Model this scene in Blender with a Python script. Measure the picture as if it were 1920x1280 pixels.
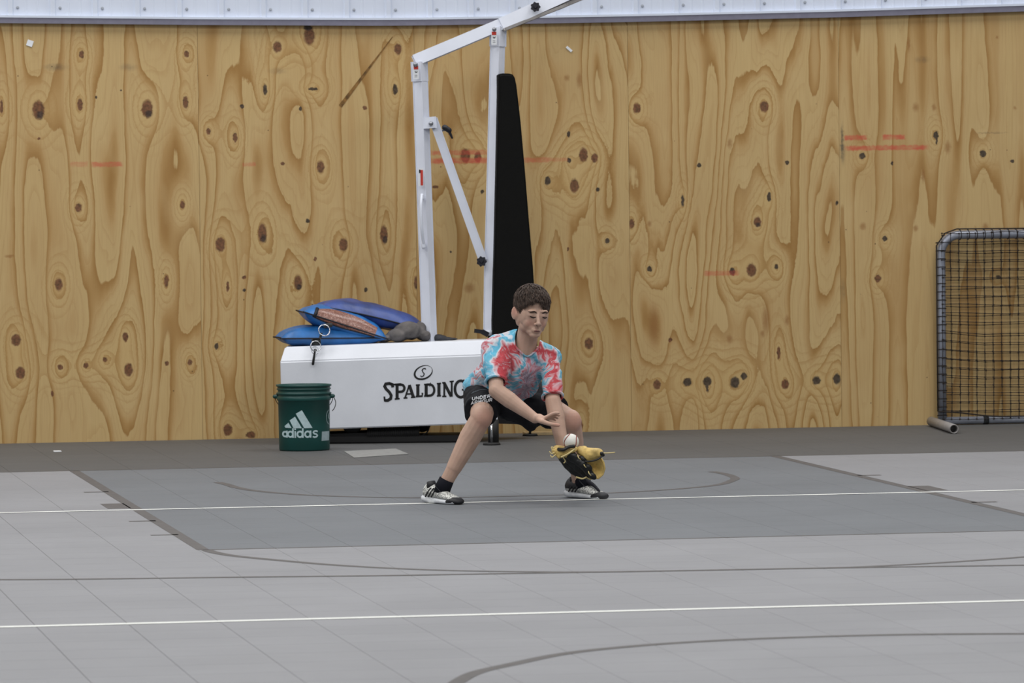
import bpy, bmesh, math, random
from math import sin, cos, pi, radians, atan2, sqrt
from mathutils import Vector as V, Matrix, noise
from mathutils.bvhtree import BVHTree
random.seed(7)
for o in list(bpy.data.objects): bpy.data.objects.remove(o)
C = bpy.context.scene.collection
SC = bpy.context.scene

# ------------------------------------------------------------------ camera, world, lights
FPX, PIT, YAW, ROL, CH = 9951.2, .03253, .1699, .01149, 1.49345
Fw = V((sin(YAW)*cos(PIT), cos(YAW)*cos(PIT), -sin(PIT)))
_R0 = V((cos(YAW), -sin(YAW), 0)); _U0 = _R0.cross(Fw)
Rt = cos(ROL)*_R0 - sin(ROL)*_U0; Up = sin(ROL)*_R0 + cos(ROL)*_U0
cd = bpy.data.cameras.new('camera'); cam = bpy.data.objects.new('camera', cd); C.objects.link(cam)
M = Matrix((Rt, Up, -Fw)).transposed().to_4x4(); M.translation = V((0, 0, CH)); cam.matrix_world = M
cd.sensor_width = 36; cd.lens = FPX/1920*36; cd.clip_end = 200
cd.dof.use_dof = True; cd.dof.focus_distance = 24.3; cd.dof.aperture_fstop = 10
SC.camera = cam
w = bpy.data.worlds.new('world'); SC.world = w; w.use_nodes = True
w.node_tree.nodes['Background'].inputs[0].default_value = (.86, .93, 1, 1)
w.node_tree.nodes['Background'].inputs[1].default_value = .28
def area(x, y, z, sx, sy, p):
    l = bpy.data.lights.new('ceiling_lamp', 'AREA'); l.shape = 'RECTANGLE'; l.size = sx; l.size_y = sy; l.energy = p
    l.color = (1, .985, .96)
    o = bpy.data.objects.new('ceiling_lamp', l); C.objects.link(o); o.location = (x, y, z)
for x, p in ((-5, 270), (1.5, 275), (8, 275)):
    for y in (12, 20, 27): area(x, y, 8, 3.2, 3.2, p)
SC.view_settings.view_transform = 'Standard'; SC.view_settings.look = 'None'
SC.view_settings.exposure = -.13; SC.view_settings.gamma = 1; SC.view_settings.use_curve_mapping = False
FT = .3048; YW = 29.51; YB = 26.67; SX0 = 1.704; PX0 = 3.302; PW = 1.2217; XL = 2.3317; Y1 = 23.46; Y2 = 17.526

# a point of the place seen from the camera position in direction (px,py), on a chosen upright plane or on the floor
def ray(px, py): return Fw + Rt*((px-960)/FPX) - Up*((py-640)/FPX)
def P(px, py, Y): d = ray(px, py); return V((0, 0, CH)) + d*(Y/d.y)
def G(px, py, z=0): d = ray(px, py); return V((0, 0, CH)) + d*((z-CH)/d.z)

# ------------------------------------------------------------------ material helpers
def lin(c): return tuple(((v/255)/12.92 if v/255 <= .04045 else ((v/255+.055)/1.055)**2.4) for v in c)+(1,)
class NT:
    def __init__(s, name):
        s.m = bpy.data.materials.new(name); s.m.use_nodes = True; s.t = s.m.node_tree; s.b = s.t.nodes['Principled BSDF']
    def n(s, ty, **k):
        a = s.t.nodes.new(ty)
        for q, v in k.items(): setattr(a, q, v)
        return a
    def put(s, i, v):
        if isinstance(v, bpy.types.NodeSocket): s.t.links.new(v, i)
        else: i.default_value = v
    def math(s, op, a, b=None, c=None, clamp=False):
        x = s.n('ShaderNodeMath', operation=op, use_clamp=clamp); s.put(x.inputs[0], a)
        if b is not None: s.put(x.inputs[1], b)
        if c is not None: s.put(x.inputs[2], c)
        return x.outputs[0]
    def vm(s, op, a, b=None):
        x = s.n('ShaderNodeVectorMath', operation=op); s.put(x.inputs[0], a)
        if b is not None: s.put(x.inputs[1], b)
        return x.outputs['Value'] if op == 'LENGTH' else x.outputs[0]
    def noise(s, vec, scale, det=2, rough=.5, out=0):
        x = s.n('ShaderNodeTexNoise'); s.put(x.inputs['Vector'], vec); x.inputs['Scale'].default_value = scale
        x.inputs['Detail'].default_value = det; x.inputs['Roughness'].default_value = rough; return x.outputs[out]
    def mr(s, v, a, b, c, d, smooth=False):
        x = s.n('ShaderNodeMapRange', interpolation_type='SMOOTHSTEP' if smooth else 'LINEAR'); s.put(x.inputs[0], v)
        for i, q in enumerate((a, b, c, d)): x.inputs[1+i].default_value = q
        return x.outputs[0]
    def ramp(s, f, stops):
        x = s.n('ShaderNodeValToRGB'); s.put(x.inputs[0], f); e = x.color_ramp.elements
        while len(e) < len(stops): e.new(.5)
        for q, (p, c) in zip(e, stops): q.position = p; q.color = lin(c)
        return x.outputs[0]
    def mix(s, f, a, b, mode='MIX'):
        x = s.n('ShaderNodeMix', data_type='RGBA', blend_type=mode); s.put(x.inputs['Factor'], f)
        s.put(x.inputs[6], a); s.put(x.inputs[7], b); return x.outputs[2]
    def coord(s, w='Object'): return s.n('ShaderNodeTexCoord').outputs[w]
    def bump(s, h, dist, st=1):
        x = s.n('ShaderNodeBump'); s.put(x.inputs['Height'], h); x.inputs['Distance'].default_value = dist
        x.inputs['Strength'].default_value = st; s.t.links.new(x.outputs[0], s.b.inputs['Normal'])
    def col(s, c): s.put(s.b.inputs['Base Color'], c)
    def rough(s, r): s.put(s.b.inputs['Roughness'], r)
def mat(name, c, r=.6, metal=0, var=.06, sc=30, bump=0, bs=200, spec=.5):
    t = NT(name); co = t.coord(); f = t.noise(co, sc, 3)
    lo = tuple(max(0, v*(1-var)) for v in c); hi = tuple(min(255, v*(1+var)) for v in c)
    t.col(t.ramp(f, [(.3, lo), (.7, hi)])); t.rough(r); t.b.inputs['Metallic'].default_value = metal
    t.b.inputs['Specular IOR Level'].default_value = spec
    if bump: t.bump(t.noise(co, bs, 3), bump)
    return t.m
MM = {}
def mk(k, *a, **b): MM[k] = mat(k, *a, **b)
mk('white_steel', (222, 226, 238), .42, var=.02, sc=6); mk('white_plastic', (222, 225, 233), .5, var=.02, sc=5, bump=.0004, bs=60)
mk('bolt_steel', (150, 152, 158), .35, .8); mk('black_plastic', (22, 22, 32), .4); mk('black_vinyl', (13, 13, 12), .75, var=.08, bump=.0006, bs=120, spec=.15)
mk('siding', (212, 219, 234), .45, var=.015, sc=3); mk('trim_grey', (142, 140, 158), .5, var=.03); mk('screw_grey', (165, 170, 180), .5)
mk('black_ink', (17, 17, 19), .5); mk('dark_steel', (30, 29, 30), .5, .3); mk('rubber', (20, 20, 20), .7); mk('wood_strip', (176, 152, 112), .7)
mk('galvanised', (150, 154, 166), .42, .35, var=.05); mk('foot_steel_and_shade', (140, 136, 134), .5, .2); mk('net_cord', (34, 26, 22), .8)
mk('bucket_green', (9, 66, 62), .42, var=.05, sc=8); mk('bucket_print', (178, 200, 204), .6, var=.05, sc=60); mk('bucket_label', (150, 168, 172), .6)
mk('bag_blue', (40, 104, 168), .38, var=.16, sc=9, bump=.003, bs=22); mk('bag_navy', (54, 74, 134), .4, var=.2, sc=8, bump=.003, bs=22)
mk('bag_trim', (14, 17, 30), .6); mk('chrome', (205, 207, 212), .22, 1); mk('strap_grey', (42, 44, 46), .7); mk('red_ink', (192, 50, 36), .6)
mk('sticker_white', (226, 228, 232), .6, var=.02); mk('cloth_grey', (94, 90, 89), .9, var=.12, sc=20, bump=.003, bs=60); mk('cloth_dark', (54, 55, 60), .9)
mk('court_white', (226, 227, 222), .65, var=.03, sc=40); mk('court_dark', (84, 80, 78), .7, var=.08, sc=25); mk('tape_grey', (136, 136, 134), .7)
mk('short_black', (20, 21, 26), .8, var=.15, bump=.001, bs=90, spec=.25); mk('short_print', (216, 220, 224), .7); mk('short_grey', (58, 66, 72), .8)
mk('sock', (19, 20, 28), .9, spec=.2); mk('sole_white', (214, 216, 220), .55); mk('shoe_black', (22, 22, 27), .6); mk('lace_black', (16, 16, 28), .8)
mk('ball_white', (228, 226, 218), .5, var=.03); mk('ball_seam', (150, 92, 84), .7); mk('lip', (160, 112, 104), .5); mk('brow', (74, 57, 48), .9); mk('lash', (52, 40, 36), .8)
mk('leather_tan', (206, 176, 104), .55, var=.16, sc=26, bump=.002, bs=70); mk('leather_black', (20, 19, 18), .42, var=.2, bump=.002, bs=60); mk('glove_lace', (216, 196, 138), .6)
mk('paper', (232, 234, 238), .7, var=.02)
def brick_red():
    t = NT('bag_brown'); co = t.coord(); a = t.noise(co, 16, 4, .6); a = t.noise(t.vm('ADD', co, t.noise(co, 12, 2, .5, 1)), 9, 3)
    t.col(t.ramp(a, [(.38, (118, 76, 62)), (.47, (132, 84, 70)), (.5, (176, 140, 126)), (.53, (126, 80, 66)), (.7, (104, 68, 58))])); t.rough(.3); return t.m
MM['bag_brown'] = brick_red()
def shoe_m():
    t = NT('shoe_knit'); co = t.coord(); a = t.noise(co, 150, 2)
    t.col(t.ramp(a, [(.4, (120, 120, 118)), (.5, (186, 186, 182)), (.62, (214, 214, 208))])); t.rough(.85); return t.m
MM['shoe_knit'] = shoe_m()
def skin_m(spots):
    t = NT('skin'); co = t.coord(); a = t.noise(co, 22, 3)
    c = t.ramp(a, [(.3, (184, 152, 134)), (.7, (196, 163, 145))])
    for (p, r, k) in spots:
        d = t.vm('LENGTH', t.vm('SUBTRACT', co, tuple(p))); c = t.mix(t.mr(d, r*.25, r, k, 0, True), c, lin((202, 134, 118)))
    t.col(c); t.rough(.55); t.b.inputs['Subsurface Weight'].default_value = .12; t.b.inputs['Subsurface Radius'].default_value = (.01, .004, .002)
    t.b.inputs['Subsurface Scale'].default_value = 1; t.b.inputs['Specular IOR Level'].default_value = .3
    return t.m
def hair_m():
    t = NT('hair_brown'); co = t.coord(); a = t.noise(co, 90, 3)
    t.col(t.ramp(a, [(.3, (48, 38, 33)), (.7, (92, 75, 65))])); t.rough(.6); t.b.inputs['Specular IOR Level'].default_value = .35; return t.m
MM['hair'] = hair_m()
def tile_m(name, c):
    t = NT(name); g = t.n('ShaderNodeNewGeometry').outputs['Position']; oi = t.n('ShaderNodeObjectInfo')
    a = t.noise(g, 1.1, 4, .6); b = t.noise(g, 260, 1)
    f = t.math('ADD', t.math('MULTIPLY', a, .75), t.math('MULTIPLY', b, .25))
    cc = t.ramp(f, [(.3, tuple(v*.955 for v in c)), (.7, tuple(v*1.045 for v in c))])
    s = t.math('ADD', .985, t.math('MULTIPLY', oi.outputs['Random'], .03))
    x = t.n('ShaderNodeVectorMath', operation='SCALE'); t.put(x.inputs[0], cc); t.put(x.inputs['Scale'], s)
    t.col(x.outputs[0]); t.rough(.62); t.b.inputs['Specular IOR Level'].default_value = .3
    t.bump(b, .0006); return t.m
MM['tile_light'] = tile_m('tile_light', (136, 136, 139)); MM['tile_dark'] = tile_m('tile_dark', (106, 109, 113)); MM['tile_border_reflection'] = tile_m('tile_border_reflection', (86, 86, 86))  # border tone: lane tile grey with the wall's reflection put into the colour
mk('subfloor', (84, 84, 86), .9)

# ------------------------------------------------------------------ mesh helpers
WO = {}
def link(name, me, m, parent=None, smooth=False):
    o = bpy.data.objects.new(name, me); C.objects.link(o)
    if m is not None: me.materials.clear(); me.materials.append(MM[m] if isinstance(m, str) else m)
    if parent is not None:
        o.parent = parent; me.transform(Matrix.Translation(-WO[parent.name]))
        WO[o.name] = WO[parent.name]
    else: WO[o.name] = V((0, 0, 0))
    if smooth: me.polygons.foreach_set('use_smooth', [True]*len(me.polygons))
    return o
def mesh(vs, fs):
    me = bpy.data.meshes.new('mesh'); me.from_pydata([tuple(v) for v in vs], [], fs); me.update(); return me
class B:
    def __init__(s): s.v = []; s.f = []
    def add(s, vs, fs): n = len(s.v); s.v += [V(v) for v in vs]; s.f += [tuple(i+n for i in f) for f in fs]; return s
    def obj(s, name, m, parent=None, smooth=False, norm=True):
        me = mesh(s.v, s.f)
        if norm:
            bm = bmesh.new(); bm.from_mesh(me); bmesh.ops.recalc_face_normals(bm, faces=bm.faces); bm.to_mesh(me); bm.free()
        return link(name, me, m, parent, smooth)
    def frame(s, o, a, b, c, sx, sy, sz, bev=0):   # box from corner o along unit axes
        bm = bmesh.new(); bmesh.ops.create_cube(bm, size=1)
        for v in bm.verts: v.co = V(o)+a*(v.co.x+.5)*sx+b*(v.co.y+.5)*sy+c*(v.co.z+.5)*sz
        if bev: bmesh.ops.bevel(bm, geom=bm.edges[:], offset=bev, segments=2, affect='EDGES')
        bm.verts.index_update(); s.add([v.co.copy() for v in bm.verts], [[v.index for v in f.verts] for f in bm.faces]); bm.free(); return s
    def box(s, x0, x1, y0, y1, z0, z1, bev=0): return s.frame((x0, y0, z0), V((1, 0, 0)), V((0, 1, 0)), V((0, 0, 1)), x1-x0, y1-y0, z1-z0, bev)
    def beam(s, p, q, w, d, twist=0, bev=.004):    # rectangular bar p->q, w across the view, d in depth
        p = V(p); q = V(q); a = (q-p); L = a.length; a.normalize()
        sd = a.cross(Fw).normalized(); n = sd.cross(a).normalized()
        R = Matrix.Rotation(twist, 3, a); sd = R@sd; n = R@n
        return s.frame(p-sd*w/2-n*d/2, sd, n, a, w, d, L, bev)
    def loft(s, rings, cap=True):
        n = len(rings[0]); vs = [v for r in rings for v in r]; fs = []
        for i in range(len(rings)-1):
            for j in range(n): k = (j+1) % n; fs.append((i*n+j, i*n+k, (i+1)*n+k, (i+1)*n+j))
        if cap: fs.append(tuple(range(n))[::-1]); fs.append(tuple(range((len(rings)-1)*n, len(rings)*n)))
        return s.add(vs, fs)
    def tube(s, pts, r, seg=8, closed=False, cap=True):
        pts = [V(p) for p in pts]; n = len(pts); rr = r if isinstance(r, (list, tuple)) else [r]*n; rings = []; u = None
        for i, p in enumerate(pts):
            if closed: d = pts[(i+1) % n]-pts[i-1]
            else: d = pts[min(i+1, n-1)]-pts[max(i-1, 0)]
            d.normalize()
            if u is None: u = d.cross(V((0, 0, 1)) if abs(d.z) < .9 else V((1, 0, 0)))
            u = (u-d*u.dot(d)).normalized(); v = d.cross(u)
            rings.append([p+(u*cos(2*pi*j/seg)+v*sin(2*pi*j/seg))*rr[i] for j in range(seg)])
        if closed:
            m = len(s.v); s.loft(rings, False); k = (n-1)*seg
            # close the loop on the nearest matching vertices
            off = min(range(seg), key=lambda q: (rings[-1][0]-rings[0][q]).length)
            s.f += [(m+k+j, m+k+(j+1) % seg, m+(j+1+off) % seg, m+(j+off) % seg) for j in range(seg)]
            return s
        return s.loft(rings, cap)
    def capsule(s, p, q, r1, r2, seg=14):
        p = V(p); q = V(q); d = (q-p); L = d.length; d.normalize(); pts = []; rr = []
        for i in range(6): a = -pi/2+i*pi/2/5; pts.append(p+d*r1*sin(a)); rr.append(max(r1*cos(a), 1e-4))
        for i in range(1, 4): pts.append(p+d*L*i/4); rr.append(r1+(r2-r1)*i/4)
        for i in range(6): a = i*pi/2/5; pts.append(q+d*r2*sin(a)); rr.append(max(r2*cos(a), 1e-4))
        return s.tube(pts, rr, seg)
    def ell(s, c, r, R=None, seg=20, rg=12):
        c = V(c); rings = []
        for i in range(rg+1):
            a = -pi/2+pi*i/rg; ca = max(cos(a), 1e-3)
            ring = []
            for j in range(seg):
                v = V((r[0]*ca*cos(2*pi*j/seg), r[1]*ca*sin(2*pi*j/seg), r[2]*sin(a)))
                ring.append(c+(R@v if R else v))
            rings.append(ring)
        return s.loft(rings)
    def lathe(s, c, prof, seg=40):
        c = V(c); vs = []; n = len(prof); fs = []
        for j in range(seg):
            a = 2*pi*j/seg
            for (r, z) in prof: vs.append(c+V((r*cos(a), r*sin(a), z)))
        for j in range(seg):
            k = (j+1) % seg
            for i in range(n-1): fs.append((j*n+i, k*n+i, k*n+i+1, j*n+i+1))
        return s.add(vs, fs)
    def torus(s, c, R, r, ax, seg=28, sg=6):
        ax = V(ax).normalized(); u = ax.orthogonal().normalized(); v = ax.cross(u)
        return s.tube([V(c)+(u*cos(2*pi*i/seg)+v*sin(2*pi*i/seg))*R for i in range(seg)], r, sg, closed=True)
    def ribbon(s, pts, w, nrm, off=0):   # flat strip with mitred corners, lying on the plane with normal nrm
        nrm = V(nrm); pts = [V(p) for p in pts]; vs = []
        ww = w if isinstance(w, (list, tuple)) else [w]*len(pts)
        for i, p in enumerate(pts):
            d = pts[min(i+1, len(pts)-1)]-pts[max(i-1, 0)]
            sd = d.cross(nrm).normalized(); k = 1
            if 0 < i < len(pts)-1:
                a = (pts[i]-pts[i-1]).cross(nrm).normalized(); k = 1/max(.5, a.dot(sd))
            vs += [p+sd*ww[i]/2*k+nrm*off, p-sd*ww[i]/2*k+nrm*off]
        return s.add(vs, [(2*i, 2*i+1, 2*i+3, 2*i+2) for i in range(len(pts)-1)])
def thing(name, loc, label, cat, group=None):
    o = bpy.data.objects.new(name, None); C.objects.link(o); o.location = loc; o.empty_display_size = .1
    WO[o.name] = V(loc); o['label'] = label; o['category'] = cat
    if group: o['group'] = group
    return o
def tag(o, label, cat, group=None):
    o['label'] = label; o['category'] = cat
    if group: o['group'] = group
    return o
def struct(o): o['kind'] = 'structure'; return o
def spl(pts, n=8):   # smooth curve through points
    pts = [V(p) for p in pts]; out = []
    for i in range(len(pts)-1):
        p0 = pts[max(i-1, 0)]; p1 = pts[i]; p2 = pts[i+1]; p3 = pts[min(i+2, len(pts)-1)]
        for k in range(n):
            t = k/n; out.append(.5*((2*p1)+(p2-p0)*t+(2*p0-5*p1+4*p2-p3)*t*t+(3*p1-p0-3*p2+p3)*t**3))
    return out+[pts[-1]]
def remesh(b, vox, smooth=4, disp=None):
    me = mesh(b.v, b.f); bm = bmesh.new(); bm.from_mesh(me); bmesh.ops.recalc_face_normals(bm, faces=bm.faces); bm.to_mesh(me); bm.free()
    o = bpy.data.objects.new('tmp', me); C.objects.link(o)
    r = o.modifiers.new('r', 'REMESH'); r.mode = 'VOXEL'; r.voxel_size = vox
    if smooth: q = o.modifiers.new('s', 'SMOOTH'); q.iterations = smooth; q.factor = .5
    dg = bpy.context.evaluated_depsgraph_get(); dg.update()
    out = bpy.data.meshes.new_from_object(o.evaluated_get(dg)); bpy.data.objects.remove(o)
    if disp:
        ns = [v.normal.copy() for v in out.vertices]
        for v, n in zip(out.vertices, ns): v.co = v.co+n*disp(v.co)
    out.polygons.foreach_set('use_smooth', [True]*len(out.polygons)); return out

# ------------------------------------------------------------------ floor
fx0, fx1, fy0, fy1 = -2.0, 12.0, 12.0, YW-.02
floor = struct(B().box(fx0-3, fx1+3, 6, YW+.3, -.1, -.012).obj('floor', 'subfloor'))
def tile_mesh(kind):
    g = .0005; h = .012; b = .0012; s = FT
    vs = [(g, g, -h), (s-g, g, -h), (s-g, s-g, -h), (g, s-g, -h), (g, g, -b), (s-g, g, -b), (s-g, s-g, -b), (g, s-g, -b),
          (g+b, g+b, 0), (s-g-b, g+b, 0), (s-g-b, s-g-b, 0), (g+b, s-g-b, 0)]
    fs = [(8, 9, 10, 11)]+[(i, (i+1) % 4, 4+(i+1) % 4, 4+i) for i in range(4)]+[(4+i, 4+(i+1) % 4, 8+(i+1) % 4, 8+i) for i in range(4)]
    return vs, fs
tv, tf = tile_mesh(0); TM = {}
for k in ('tile_light', 'tile_dark', 'tile_border_reflection'):
    TM[k] = mesh(tv, tf); TM[k].materials.append(MM[k])
XR = XL+12*FT-.05
def tkind(cx, cy):
    if cy > YB: return 'tile_border_reflection'
    if XL < cx < XR and cy > YB-19*FT: return 'tile_dark'
    return 'tile_light'
def proj(p):
    d = V(p)-V((0, 0, CH)); z = d.dot(Fw); return 960+FPX*d.dot(Rt)/z, 640-FPX*d.dot(Up)/z, z
tiles = []
i0 = math.floor((fx0-SX0)/FT); i1 = math.ceil((fx1-SX0)/FT); j1 = math.ceil((fy1-YB)/FT); j0 = math.floor((fy0-YB)/FT)
for i in range(i0, i1):
    for j in range(j0, j1):
        x = SX0+i*FT; y = YB+j*FT
        if y+FT > YW: continue
        px, py, z = proj((x+FT/2, y+FT/2, 0)); vis = -40 < px < 1960 and py < 1300
        tiles.append((0 if vis else 1, z, x, y))
tiles.sort()
rest = {k: B() for k in TM}
for n, (nv, z, x, y) in enumerate(tiles):
    k = tkind(x+FT/2, y+FT/2)
    if n < 300 and not nv:
        o = bpy.data.objects.new('floor_tile', TM[k]); C.objects.link(o); o.parent = floor; o.location = (x, y, 0); o['kind'] = 'structure'
    else: rest[k].add([V(v)+V((x, y, 0)) for v in tv], tf)
for k, b in rest.items():
    o = b.obj('floor_tile_field', k, floor, norm=False); o['kind'] = 'stuff'
# strip of border tiles cut against the wall
jy = max(t[3] for t in tiles)+FT
B().box(fx0, fx1, jy+.001, YW-.002, -.012, 0).obj('floor_edge_strip', 'tile_border_reflection', floor)['kind'] = 'structure'
def line(pts, wd, m='court_dark', name='court_line', z=.0007):
    b = B(); b.ribbon([V((p[0], p[1], 0)) for p in pts], wd, (0, 0, 1), z); o = b.obj(name, m, floor, norm=False); o['kind'] = 'structure'; return o
UPN = V((0, 0, 1))
line([(XL, YB), (XL, YB-19*FT)], .05); line([(XR, YB), (XR, YB-19*FT)], .05)
line([(fx0, YB), (fx1, YB)], .04); line([(XL, YB-19*FT), (XR, YB-19*FT)], .03)
for s, x in ((-1, XL), (1, XR)):
    for a, b_ in ((8.95, 10.15),): line([(x+s*.07, YB-a*FT), (x+s*.07, YB-b_*FT)], .105, name='lane_block')
    for a in (6, 13.05, 16): line([(x+s*.0, YB-a*FT), (x+s*.115, YB-a*FT)], .05, name='lane_mark')
line([(fx0, Y1), (fx1, Y1)], .046, 'court_white', z=.0014); line([(fx0, Y2), (fx1, Y2)], .055, 'court_white', z=.0014)
arc = [G(*p) for p in ((408, 904), (425, 908), (445, 914), (480, 920), (560, 927), (660, 931), (800, 933), (960, 930), (1100, 926), (1220, 920), (1300, 914), (1350, 908), (1372, 901), (1378, 896), (1362, 889), (1335, 884))]
line(spl(arc, 5), .045, z=.0009)
arc = [G(*p) for p in ((388, 1031), (402, 1035.5), (440, 1042), (520, 1050), (640, 1060), (800, 1068), (960, 1071.5), (1120, 1072), (1280, 1069.5), (1440, 1066.5), (1600, 1063), (1760, 1055), (1920, 1044), (2010, 1035))]
line(spl(arc, 5), .046, z=.0009)
line(spl([G(*p) for p in ((-80, 1086.5), (120, 1086), (480, 1081.5), (720, 1079), (960, 1075), (1240, 1070.5), (1600, 1064), (1920, 1059.5), (2050, 1057))], 5), .046, z=.0011)
arc = [G(*p) for p in ((830, 1300), (860, 1277), (895, 1260), (960, 1245), (1060, 1225), (1190, 1211), (1340, 1201), (1500, 1194.5), (1700, 1189.5), (1920, 1188), (2050, 1189))]
line(spl(arc, 6), .05, z=.0009)
q = [G(*p) for p in ((645, 846.5), (742, 841.5), (766, 851.5), (664, 858.5))]
tag(B().add([v+V((0, 0, .0008)) for v in q]+[v+V((0, 0, .003)) for v in q], [(4, 5, 6, 7), (0, 1, 5, 4), (1, 2, 6, 5), (2, 3, 7, 6), (3, 0, 4, 7)]).obj('floor_mat', 'tape_grey'), 'light grey rectangular patch lying flat on the floor before the hoop base', 'mat')
g0 = G(107, 846.5)
tag(B().box(g0.x-.018, g0.x+.022, g0.y-.03, g0.y+.04, .001, .004).obj('paper_scrap', 'paper'), 'tiny white scrap lying on the dark floor at left', 'paper')

# ------------------------------------------------------------------ plywood wall
mk('backing', (120, 96, 62), .8)
wall = struct(B().box(-3, 13, YW+.02, YW+.12, -.1, 6).obj('wall_back', 'backing'))
KN = {0: [(153,102,5,7,0),(350,101,5,6,0),(72,206,11,17,2),(150,196,5,11,0),(276,204,10,16,2),(348,192,5,11,0),(147,389,6,8,0),(342,384,4,7,0),(110,533,7,11,0),(312,527,4,11,0),(30,637,9,11,0),(235,631,5,9,0),(38,699,9,11,0),(113,688,5,5,0),(161,685,5,5,0),(197,674,4,5,0),(241,693,8,12,0),(313,681,4,4,0),(356,679,4,6,0),(98,738,3,5,0),(3,200,3,12,0),(227,170,2,2,1),(73,260,3,3,0),(18,480,9,3,9),(180,182,2,3,1)],
 1: [(520,88,8,10,0),(580,68,10,16,0),(577,52,8,6,1),(746,92,7,10,0),(497,168,4,10,1),(587,167,9,3,1),(741,168,5,10,1),(454,199,4,4,1),(563,204,3,4,1),(684,202,4,4,0),(391,246,4,6,0),(441,258,4,9,0),(530,307,4,3,0),(601,313,7,11,0),(492,437,8,17,2),(413,458,9,13,0),(644,459,8,12,0),(720,440,7,16,2),(577,414,4,4,1),(591,486,3,4,0),(559,530,7,13,2),(458,520,4,4,0),(458,544,3,4,1),(686,543,3,4,1),(781,530,5,12,2),(406,649,4,6,1),(427,806,8,11,0),(470,815,9,6,0),(427,537,3,9,0)],
 2: [(873,292,9,13,0),(896,294,7,10,0),(1027,339,6,8,1),(1077,348,8,13,0),(1067,300,4,5,1),(1066,252,3,6,1),(1094,290,8,13,0),(1115,296,6,8,0),(1121,355,4,4,1),(1139,451,5,5,1),(1065,467,2,3,0),(904,359,4,4,1),(845,472,2,2,1),(1104,644,8,10,0),(1089,797,4,10,0),(816,350,6,3,0),(1063,146,5,6,9),(1086,150,5,14,9),(880,540,10,9,9)],
 3: [(1184,419,5,9,0),(1194,203,7,9,0),(1433,200,8,10,0),(1311,310,4,4,1),(1476,305,4,4,1),(1280,376,3,11,1),(1442,369,4,9,1),(1218,419,4,5,9),(1368,269,5,9,9),(1420,416,7,9,2),(1218,504,5,5,1),(1373,509,6,7,1),(1409,506,9,12,0),(1456,500,4,5,1),(1232,721,7,9,0),(1289,716,8,8,1),(1326,715,8,9,1),(1326,726,3,9,1),(1378,717,9,11,1),(1395,705,6,7,1),(1472,720,7,9,0),(1531,713,8,8,1),(1569,710,7,10,1),(1368,635,6,8,9),(1430,625,5,7,9),(1436,600,7,24,9),(1476,600,5,9,9),(1460,662,3,12,0),(1226,610,10,36,9),(1569,380,3,4,1),(1257,637,4,4,0)],
 4: [(1755,253,5,7,1),(1756,263,2,9,1),(1617,292,6,6,1),(1673,306,3,4,1),(1843,288,6,7,1),(1898,302,4,4,1),(1646,522,6,7,0),(1659,447,5,5,1),(1872,519,5,4,1),(1870,70,3,3,9),(1717,201,6,8,9),(1751,201,4,6,9),(1704,84,3,13,9),(1618,424,6,7,9),(1717,428,5,6,9),(1848,425,6,7,9),(1903,202,3,4,9),(1777,276,6,12,9),(1731,330,3,12,9),(1735,115,10,6,7)]}
RED = {0: [(148,308,17,5,.35),(200,308,30,5,.6)], 1: [(467,308,13,4,.45)], 2: [(868,286,62,5,.6),(868,301,62,6,.75),(1000,300,30,5,.5),(1045,299,20,4,.3)], 3: [(1353,512,34,5,.6)], 4: [(1604,258,22,5,.8),(1676,257,22,5,.75),(1662,277,80,5,.8)]}
GREY = {0: [(105,126,22,7,.5),(240,126,16,7,.35)], 1: [(520,133,16,6,.3)], 3: [(1573,715,6,10,.3)], 4: [(1579,262,3,30,.9),(1580,285,5,22,.6),(1729,112,13,6,.5),(1580,545,7,22,.3),(1860,249,30,1.5,.4)], 2: []}
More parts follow.
